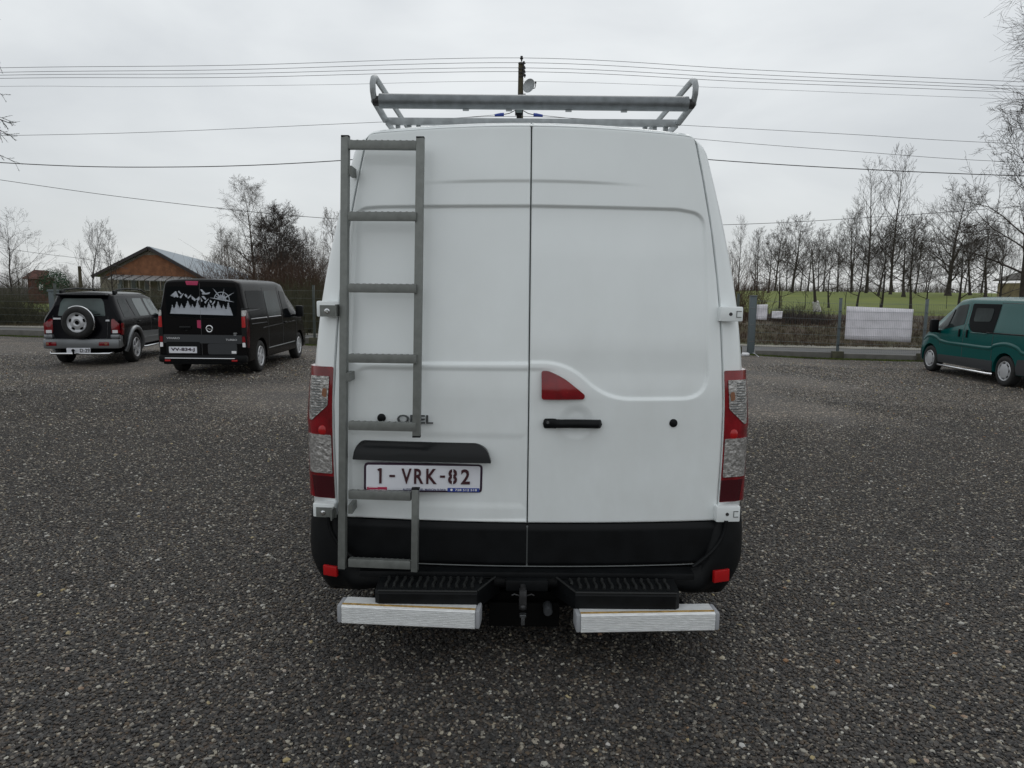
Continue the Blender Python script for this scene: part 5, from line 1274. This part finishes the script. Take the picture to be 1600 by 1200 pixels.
bv.prim('door_handle', 'black_gloss', lambda bm: (box(bm, (W_(362), -.02, Zv(512)), (.24, .035, .04), bev=.012), box(bm, (W_(375), -.03, Zv(540)), (.05, .02, .012), bev=.004)))
bp_ = bv.prim('rear_bumper', 'black_plastic', lambda bm: (box(bm, (0, .01, .35), (1.86, .15, .15), bev=.045), box(bm, (0, .06, .28), (1.7, .2, .10), bev=.04)))
bv.prim('chrome_strip', 'chrome', lambda bm: tube(bm, [(W_(190), -.085, Zv(782)), (W_(785), -.085, Zv(784))], .013, 8), bp_)
for a in (210, 780): bv.prim('reflector', 'red_reflector', lambda bm: box(bm, (W_(a), -.078, Zv(802)), (.12, .02, .035), bev=.006), bp_)
for s in (-1, 1):
    c_ = W_(885)*s; tl = bv.add('tail_light', 'rear', [(s*.83, Zv(690)), (s*.83, Zv(340)), (s*.905, Zv(345)), (s*.925, Zv(690))], 'black_gloss', .014, r=.02, step=.04)
    for nm, z0, z1, mm in (('indicator_lens', 362, 412, 'reflector_chrome'), ('brake_lens', 415, 512, 'red_reflector'), ('lower_lens', 590, 642, 'red_lens'), ('reversing_lens', 645, 684, 'print_white')):
        bv.add(nm, 'rear', [(s*.84, Zv(z1)), (s*.84, Zv(z0)), (s*.898, Zv(z0)), (s*.905, Zv(z1))], mm, .02, tl, .012, .006, .04)
    sd = 'right' if s > 0 else 'left'
    bv.add('light_side', sd, [(.0, Zv(690)), (.04, Zv(350)), (.13, Zv(350)), (.10, Zv(690))], 'dark_red_lens', .006, tl, r=.01, step=.04)
    for nm, y0, y1, sl, g in (('side_window', .24, 1.36, .03, 'tinted_glass'), ('side_window', 1.42, 2.44, .02, 'car_glass')):
        w_ = bv.add(nm, sd, [(y0, 1.16), (y1, 1.16), (y1+sl, 1.72), (y0+.04, 1.72)], g, .005, r=.07, step=.06)
        bv.line('window_trim', sd, [(y0+.04, 1.145), (y1-.04, 1.145)], .009, 'alloy', .004, w_)
    bv.add('front_window', sd, [(2.62, 1.10), (3.55, 1.05), (3.80, 1.14), (3.42, 1.52), (3.08, 1.70), (2.66, 1.72)], 'tinted_glass', .005, r=.05, step=.06)
    for y in (1.39, 2.52, 3.72): bv.line('panel_gap', sd, [(y, .45), (y, 1.80 if y < 3 else 1.05)], .004, 'seal', 0)
    bv.line('side_crease', sd, [(1.0, .93), (2.4, .96), (3.6, .98)], .010, 'brown_black_paint', 0); bv.line('sill_trim', sd, [(1.35, .47), (3.5, .47)], .013, 'seam_grey', .006)
    bv.line('sliding_rail', sd, [(.3, 1.04), (1.3, 1.04)], .010, 'grey_plastic')
    bv.prim('wing_mirror', 'black_plastic', lambda bm: (box(bm, (s*1.10, 3.52, 1.22), (.20, .12, .28), bev=.045), box(bm, (s*.98, 3.55, 1.12), (.16, .05, .05), bev=.015)))
    bv.prim('door_grip', 'black_gloss', lambda bm: box(bm, (s*.965, 2.72, .98), (.03, .16, .035), bev=.01))
    for y in (.86, 4.0): wheel(bv.e, s*.83, y, .335, .22, s, rim='alloy', spokes=7)
bv.add('windscreen', 'front', [(-.68, 1.30), (.68, 1.30), (.60, 1.72), (-.60, 1.72)], 'tinted_glass', .005, r=.05)
bv.prim('roof_aerial', 'black_plastic', lambda bm: tube(bm, [(0, 2.9, 1.96), (0, 2.7, 2.12)], .006, 5))

# --- teal van
tv = Car('teal_van', Vector((11.66, 14.5, -.20)), R(-3.2), 'teal panel van with tinted sliding-door window and silver side tube, parked at the right edge', 'teal_paint', van_stations(4.8, 1.90, 4.80), (.92, 4.02), .40)
for s in (-1, 1):
    sd = 'right' if s > 0 else 'left'
    tv.add('front_window', sd, [(2.62, 1.28), (3.45, 1.12), (3.86, 1.14), (3.44, 1.54), (3.08, 1.72), (2.68, 1.77)], 'car_glass', .005, r=.05, step=.06)
    tv.line('window_pillar', sd, [(3.30, 1.15), (3.26, 1.62)], .016, 'black_plastic', .005)
    sw = tv.add('sliding_door_window', sd, [(1.42, 1.12), (2.26, 1.12), (2.46, 1.32), (2.50, 1.78), (1.42, 1.78)], 'tinted_glass', .006, r=[.01, .12, .12, .05, .01], step=.06)
    tv.add('inner_pane', sd, [(1.62, 1.38), (2.28, 1.36), (2.32, 1.68), (1.62, 1.68)], 'car_glass', .014, sw, r=.07, step=.06)
    tv.line('window_edge', sd, [(1.62, 1.105), (2.27, 1.105), (2.48, 1.30)], .008, 'teal_paint', .008)
    tv.line('sliding_rail', sd, [(1.66, 1.13), (.08, 1.15)], .016, 'black_plastic', .0)
    tv.line('roof_gutter', sd, [(.1, 1.80), (1.40, 1.81)], .006, 'seal', 0); tv.line('panel_gap', sd, [(1.40, .42), (1.40, 1.82)], .005, 'seal', 0); tv.line('panel_gap', sd, [(2.56, .42), (2.56, 1.76)], .005, 'seal', 0)
    tv.line('panel_gap', sd, [(3.58, .95), (3.55, .72)], .004, 'seal', 0)
    tv.add('lower_cladding', sd, [(1.34, .29), (3.60, .29), (3.60, .48), (1.34, .52)], 'grey_plastic', .010, r=.02)
    tv.add('rear_cladding', sd, [(.02, .30), (.50, .30), (.53, .44), (.48, .62), (.02, .66)], 'grey_plastic', .010, r=.02); tv.add('front_cladding', sd, [(4.42, .30), (4.76, .30), (4.76, .58), (4.50, .60), (4.44, .44)], 'grey_plastic', .010, r=.02, step=.05)
    for y in (2.40, 2.72): tv.prim('door_grip', 'black_plastic', lambda bm: box(bm, (s*.968, y, 1.07), (.03, .045, .19), bev=.012))
    # swelling over the wheels and along the waist
    def swell(bm, s=s):
        pts = [(.0, .80), (.35, .82), (.52, .91), (.92, .97), (1.32, .91), (1.50, .84), (2.4, .84), (3.2, .85), (3.55, .88), (3.75, .95), (4.02, .98), (4.30, .94), (4.5, .86)]
        f = proj(tv.b, 'right' if s > 0 else 'left', -.050); tube(bm, [f(a, z-.05, 0) for a, z in [tuple(x) for x in cr_interp(pts, 4)]], .068, 14)
    tv.prim('waist_swelling', 'teal_paint', swell, sm=60)
    tv.prim('side_tube', 'chrome', lambda bm: (tube(bm, [(s*.95, 1.30, .22), (s*1.0, 1.42, .22), (s*1.0, 3.45, .22), (s*.95, 3.58, .22)], .03, 12)))
    tv.prim('wing_mirror', 'black_plastic', lambda bm: (box(bm, (s*1.10, 3.62, 1.20), (.20, .13, .34), bev=.05), box(bm, (s*.97, 3.62, 1.06), (.18, .07, .07), bev=.02)))
    tv.add('tail_light', 'rear', [(s*.80, .85), (s*.89, .85), (s*.86, 1.35), (s*.79, 1.35)], 'red_lens', .01, r=.02); tv.add('headlight', 'front', [(s*.36, .74), (s*.60, .72), (s*.66, .92), (s*.50, .98)], 'reflector_chrome', .01, r=.03)
    for y in (.92, 4.02):
        w_ = wheel(tv.e, s*.84, y, .335, .21, s, rim='alloy', spokes=7)
        bm = bmesh.new(); lathe(bm, [(0, s*.112), (.10, s*.110), (.155, s*.10)], 'X', (s*.84, y, .335), 24); link('hub_cap', bm_me(bm), MATS['alloy'], w_, 40)
tv.add('windscreen', 'front', [(-.68, 1.28), (.68, 1.28), (.60, 1.70), (-.60, 1.70)], 'car_glass', .005, r=.05); tv.prim('rear_bumper', 'grey_plastic', lambda bm: box(bm, (0, .0, .44), (1.84, .16, .28), bev=.06))
tv.add('rear_window', 'rear', [(-.70, 1.15), (.70, 1.15), (.64, 1.72), (-.64, 1.72)], 'tinted_glass', .006, r=.06); tv.prim('roof_aerial', 'black_plastic', lambda bm: tube(bm, [(0, 2.6, 1.94), (-.0, 2.48, 2.0)], .008, 5))

# --- off-roader with a spare wheel on its tailgate
st = [(0, .46, .72, .80, .98, .82, 1.50, .60, .10, .02), (.04, .42, .72, .845, .98, .855, 1.58, .62, .10, .025), (.12, .40, .72, .86, .98, .865, 1.62, .64, .10, .03), (1.0, .38, .72, .87, .98, .87, 1.63, .66, .11, .035), (2.2, .38, .72, .87, .98, .87, 1.62, .66, .11, .035), (2.75, .38, .72, .87, .98, .865, 1.52, .66, .12, .04),
      (3.25, .38, .72, .87, .97, .855, 1.13, .70, .10, .03), (3.4, .38, .72, .87, .95, .85, 1.06, .72, .08, .03), (4.15, .40, .70, .85, .88, .82, .97, .70, .07, .04), (4.38, .42, .66, .80, .80, .78, .90, .62, .07, .03), (4.46, .46, .62, .68, .70, .66, .78, .52, .06, .02)]
sv = Car('off_roader', Vector((-9.66, 15.95, 0)), R(9), 'black and silver off-road car with a spare wheel on its tailgate, leftmost car', 'black_car_paint', st, (.86, 3.46), .43, arch_z=.36,
         lean=lambda x, z, y: .30*np.maximum(0, z-1.0)*np.clip(1-y/.8, 0, 1))
U_ = lambda cx: (cx-527)/417.; Zs = lambda cy: (890-cy)/417.
q = lambda *p: [(U_(x), Zs(y)) for x, y in p]
sw = sv.add('rear_window', 'rear', q((300, 425), (320, 300), (345, 262), (700, 262), (722, 300), (740, 425)), 'grey_glass', .006, r=.03)
sv.prim('roof_spoiler', 'black_car_paint', lambda bm: box(bm, (0, .17, 1.585), (1.12, .28, .045), bev=.018)); sv.line('tailgate_gap', 'rear', q((255, 420), (245, 610), (285, 648), (740, 655), (760, 610), (765, 430)), .005, 'seal')
for s in (-1, 1):
    tl = sv.add('tail_light', 'rear', [(s*.66, Zs(585)), (s*.65, Zs(455)), (s*.71, Zs(450)), (s*.835, Zs(495)), (s*.845, Zs(585))], 'red_lens', .016, r=.02, step=.05)
    sv.add('reversing_lens', 'rear', [(s*.68, Zs(585)), (s*.68, Zs(556)), (s*.80, Zs(556)), (s*.80, Zs(585))], 'print_white', .022, tl, r=.01, step=.05)
    sd = 'right' if s > 0 else 'left'
    sv.add('light_side', sd, [(.03, Zs(600)), (.05, Zs(490)), (.17, Zs(490)), (.15, Zs(600))], 'red_lens', .012, tl, r=.02)
    for y0, y1, y2, y3 in ((.30, .78, .84, .42), (.98, 1.26, 1.24, .92), (1.29, 1.92, 1.88, 1.27), (2.06, 3.05, 2.62, 2.02)):
        sv.add('side_window', sd, [(y0, 1.08), (y1, 1.08), (y2, 1.50 if y1 < 3 else 1.47), (y3, 1.50)], 'grey_glass' if y0 > 1.2 else 'car_glass', .005, r=.04, step=.06)
    for y in (.92, 1.98, 3.12): sv.line('panel_gap', sd, [(y, .44), (y, 1.06)], .005, 'seal', 0)
    for y in (1.16, 2.22): sv.prim('door_grip', 'black_gloss', lambda bm: box(bm, (s*.885, y, .96), (.03, .15, .04), bev=.012))
    sv.add('lower_cladding', sd, [(1.28, .42), (3.02, .42), (3.02, .68), (1.28, .72)], 'silver_paint', .016, r=.02)
    sv.line('cladding_groove', sd, [(1.28, .56), (3.02, .55)], .008, 'seam_grey', .012)
    def flare(bm, yc):
        f = proj(sv.b, sd, .012); P_ = [f(yc+.47*math.cos(a), .36+.47*math.sin(a), 0) for a in np.linspace(-.12, PI+.12, 16)]; tube(bm, P_, .055, 8)
    for yc in (.86, 3.46): sv.prim('wheel_arch_flare', 'silver_paint', lambda bm: flare(bm, yc), sm=60)
    sv.prim('side_tube', 'chrome', lambda bm: tube(bm, [(s*.84, 1.32, .34), (s*.90, 1.45, .33), (s*.90, 2.95, .33), (s*.84, 3.08, .34)], .026, 10))
    rl = sv.prim('roof_rail', 'black_plastic', lambda bm: tube(bm, [(s*.60, .42, 1.63), (s*.60, .52, 1.70), (s*.60, 1.2, 1.73), (s*.60, 2.1, 1.71), (s*.60, 2.45, 1.62)], .018, 8), sm=60)
    sv.prim('rail_foot', 'black_plastic', lambda bm: box(bm, (s*.60, .46, 1.65), (.06, .20, .08), bev=.02), rl)
    sv.prim('wing_mirror', 'black_plastic', lambda bm: box(bm, (s*.98, 2.78, 1.10), (.20, .12, .17), bev=.04))
    for y in (.86, 3.46): wheel(sv.e, s*.78, y, .36, .24, s, rim='alloy', spokes=5)
bp_ = sv.prim('rear_bumper', 'silver_paint', lambda bm: (box(bm, (0, .0, .50), (1.70, .22, .22), bev=.05), box(bm, (-.80, .22, .56), (.12, .40, .30), bev=.045), box(bm, (.80, .22, .56), (.12, .40, .30), bev=.045), box(bm, (-.74, .0, .66), (.20, .14, .10), bev=.04), box(bm, (.74, .0, .66), (.20, .14, .10), bev=.04)))
for a, b_ in ((-.68, 1), (.49, -1)): sv.prim('fog_light', 'red_lens', lambda bm: box(bm, (a+.02, -.108, .50), (.23, .03, .085), bev=.012), bp_)
for a in (-.74, .56): sv.prim('indicator', 'amber', lambda bm: box(bm, (a, -.122, .50), (.06, .012, .05), bev=.006), bp_)
pl_ = sv.prim('number_plate', 'plate_white', lambda bm: box(bm, (U_(503), -.13, Zs(742)), (.53, .015, .115), bev=.004))
for t_, a, w in (('D-29', U_(563), .22),):
    me = text_me(t_, w, .078, .003, .02); me.transform(Matrix.Translation((a, -.141, Zs(742)))); link('plate_lettering', me, MATS['grey_plastic'], pl_)
sv.prim('bumper_tube', 'chrome', lambda bm: tube(bm, [(-.72, -.02, .30), (-.66, -.13, .285), (.40, -.13, .28), (.62, -.10, .28), (.68, -.02, .30)], .028, 10), sm=60)
sv.prim('tow_ball', 'black_plastic', lambda bm: (tube(bm, [(U_(465), .1, .26), (U_(465), -.18, .27), (U_(465), -.2, .34)], .022, 8), bmesh.ops.create_icosphere(bm, subdivisions=2, radius=.036, matrix=Matrix.Translation((U_(465), -.2, .36)))), sm=60)
sv.prim('underside', 'underbody', lambda bm: box(bm, (0, 1.9, .33), (1.2, 3.4, .14)))
c = Vector((0.0, -.16, Zs(535)+.13)); rS = .355
sp = sv.prim('spare_wheel', 'rubber', lambda bm: lathe(bm, [(.22, -.10), (.235, -.115), (.30, -.12), (.345, -.09), (rS, -.03), (rS, .06), (.33, .12), (.22, .13)], 'Y', c, 40), sm=50)
sv.prim('rim', 'alloy', lambda bm: lathe(bm, [(.225, -.095), (.215, -.11), (.205, -.095), (.185, -.07), (.165, -.065), (.12, -.09), (.08, -.10), (.055, -.085), (0, -.08)], 'Y', c, 40), sp, 40)
for k in range(5):
    t = PI/2+2*PI*k/5; bm = bmesh.new(); g = bmesh.ops.create_uvsphere(bm, u_segments=12, v_segments=8, radius=1, matrix=Matrix.Translation(c+Vector((.158*math.cos(t), -.082, .158*math.sin(t)))) @ Matrix.Rotation(-t, 4, 'Y') @ Matrix.Diagonal((.024, .014, .042, 1))); link('rim_opening', bm_me(bm), MATS['underbody'], sp, 60)
sv.prim('hub_hole', 'underbody', lambda bm: lathe(bm, [(0, -.108), (.04, -.108), (.045, -.09)], 'Y', c, 20), sp)
sv.prim('tyre_cover_band', 'chrome', lambda bm: tube(bm, [tuple(c+Vector(((rS+.004)*math.sin(a), -.03, (rS+.004)*math.cos(a)))) for a in np.linspace(-.55, 2.05, 24)], .018, 8), sp, 60)
sv.prim('spare_carrier', 'black_plastic', lambda bm: box(bm, (0, .0, Zs(560)+.12), (.30, .14, .30), bev=.03))
def badge(cx, cz, w): return sv.add('badge', 'rear', [(cx-w/2, cz-.018), (cx+w/2, cz-.018), (cx+w/2, cz+.018), (cx-w/2, cz+.018)], 'alloy', .01, r=.006)
badge(U_(292), Zs(450), .16); badge(U_(762), Zs(466), .09)

bv.e.scale = (.94, 1, 1); sv.e.scale = (.93, 1, 1)
sv.prim('rear_wiper', 'black_plastic', lambda bm: tube(bm, [(.05, -.02, 1.12), (.30, .0, 1.15), (.42, .0, 1.16)], .010, 6))
tv.prim('windscreen_wiper', 'black_plastic', lambda bm: tube(bm, [(0, 4.3, 1.26), (.4, 4.22, 1.30)], .010, 6))

# sides and front of the white van
def vsheet(name, side, poly, m, off=.005, r=.03, par=None): return vob(name, sheet(rpoly(poly, r, 4), proj(van_bvh, side, off), .08, .012), m, par, 40)
for s in (-1, 1):
    sd = 'right' if s > 0 else 'left'
    for y in (4.55, 8.2):
        vsheet('wheel_arch', sd, [(y-.44, .44), (y+.44, .44)]+[(y+.44*math.cos(a), .44+.37*math.sin(a)) for a in np.linspace(.15, PI-.15, 14)], 'underbody', .004, 0)
    vsheet('side_moulding', sd, [(5.1, .62), (7.65, .62), (7.65, .80), (5.1, .80)], 'black_plastic', .012, .04); vsheet('side_moulding', sd, [(3.75, .62), (4.0, .62), (4.0, .80), (3.75, .80)], 'black_plastic', .012, .04)
    vsheet('cab_window', sd, [(7.05, 1.30), (8.25, 1.22), (8.45, 1.30), (8.05, 1.80), (7.85, 1.98), (7.1, 2.0)], 'tinted_glass', .005, .06)
    bm = bmesh.new(); box(bm, (XC+s*1.22, 8.35, 1.50), (.20, .14, .40), bev=.05); box(bm, (XC+s*1.10, 8.4, 1.3), (.2, .06, .08), bev=.02); vob('wing_mirror', bm_me(bm), 'black_plastic', None, 40)
    f = proj(van_bvh, sd, .001)
    for y in (5.35, 6.75, 7.0): bm = bmesh.new(); tube(bm, [f(y, z, 0) for z in np.linspace(.5, 2.3, 14)], .004, 5); vob('panel_gap', bm_me(bm), 'seal')
vsheet('windscreen', 'front', [(XC-.78, 1.36), (XC+.78, 1.36), (XC+.74, 2.1), (XC-.74, 2.1)], 'tinted_glass', .005, .08)
for s in (-1, 1): vsheet('headlight', 'front', [(XC+s*.50, .80), (XC+s*.82, .82), (XC+s*.84, 1.12), (XC+s*.62, 1.05)], 'reflector_chrome', .008, .04)
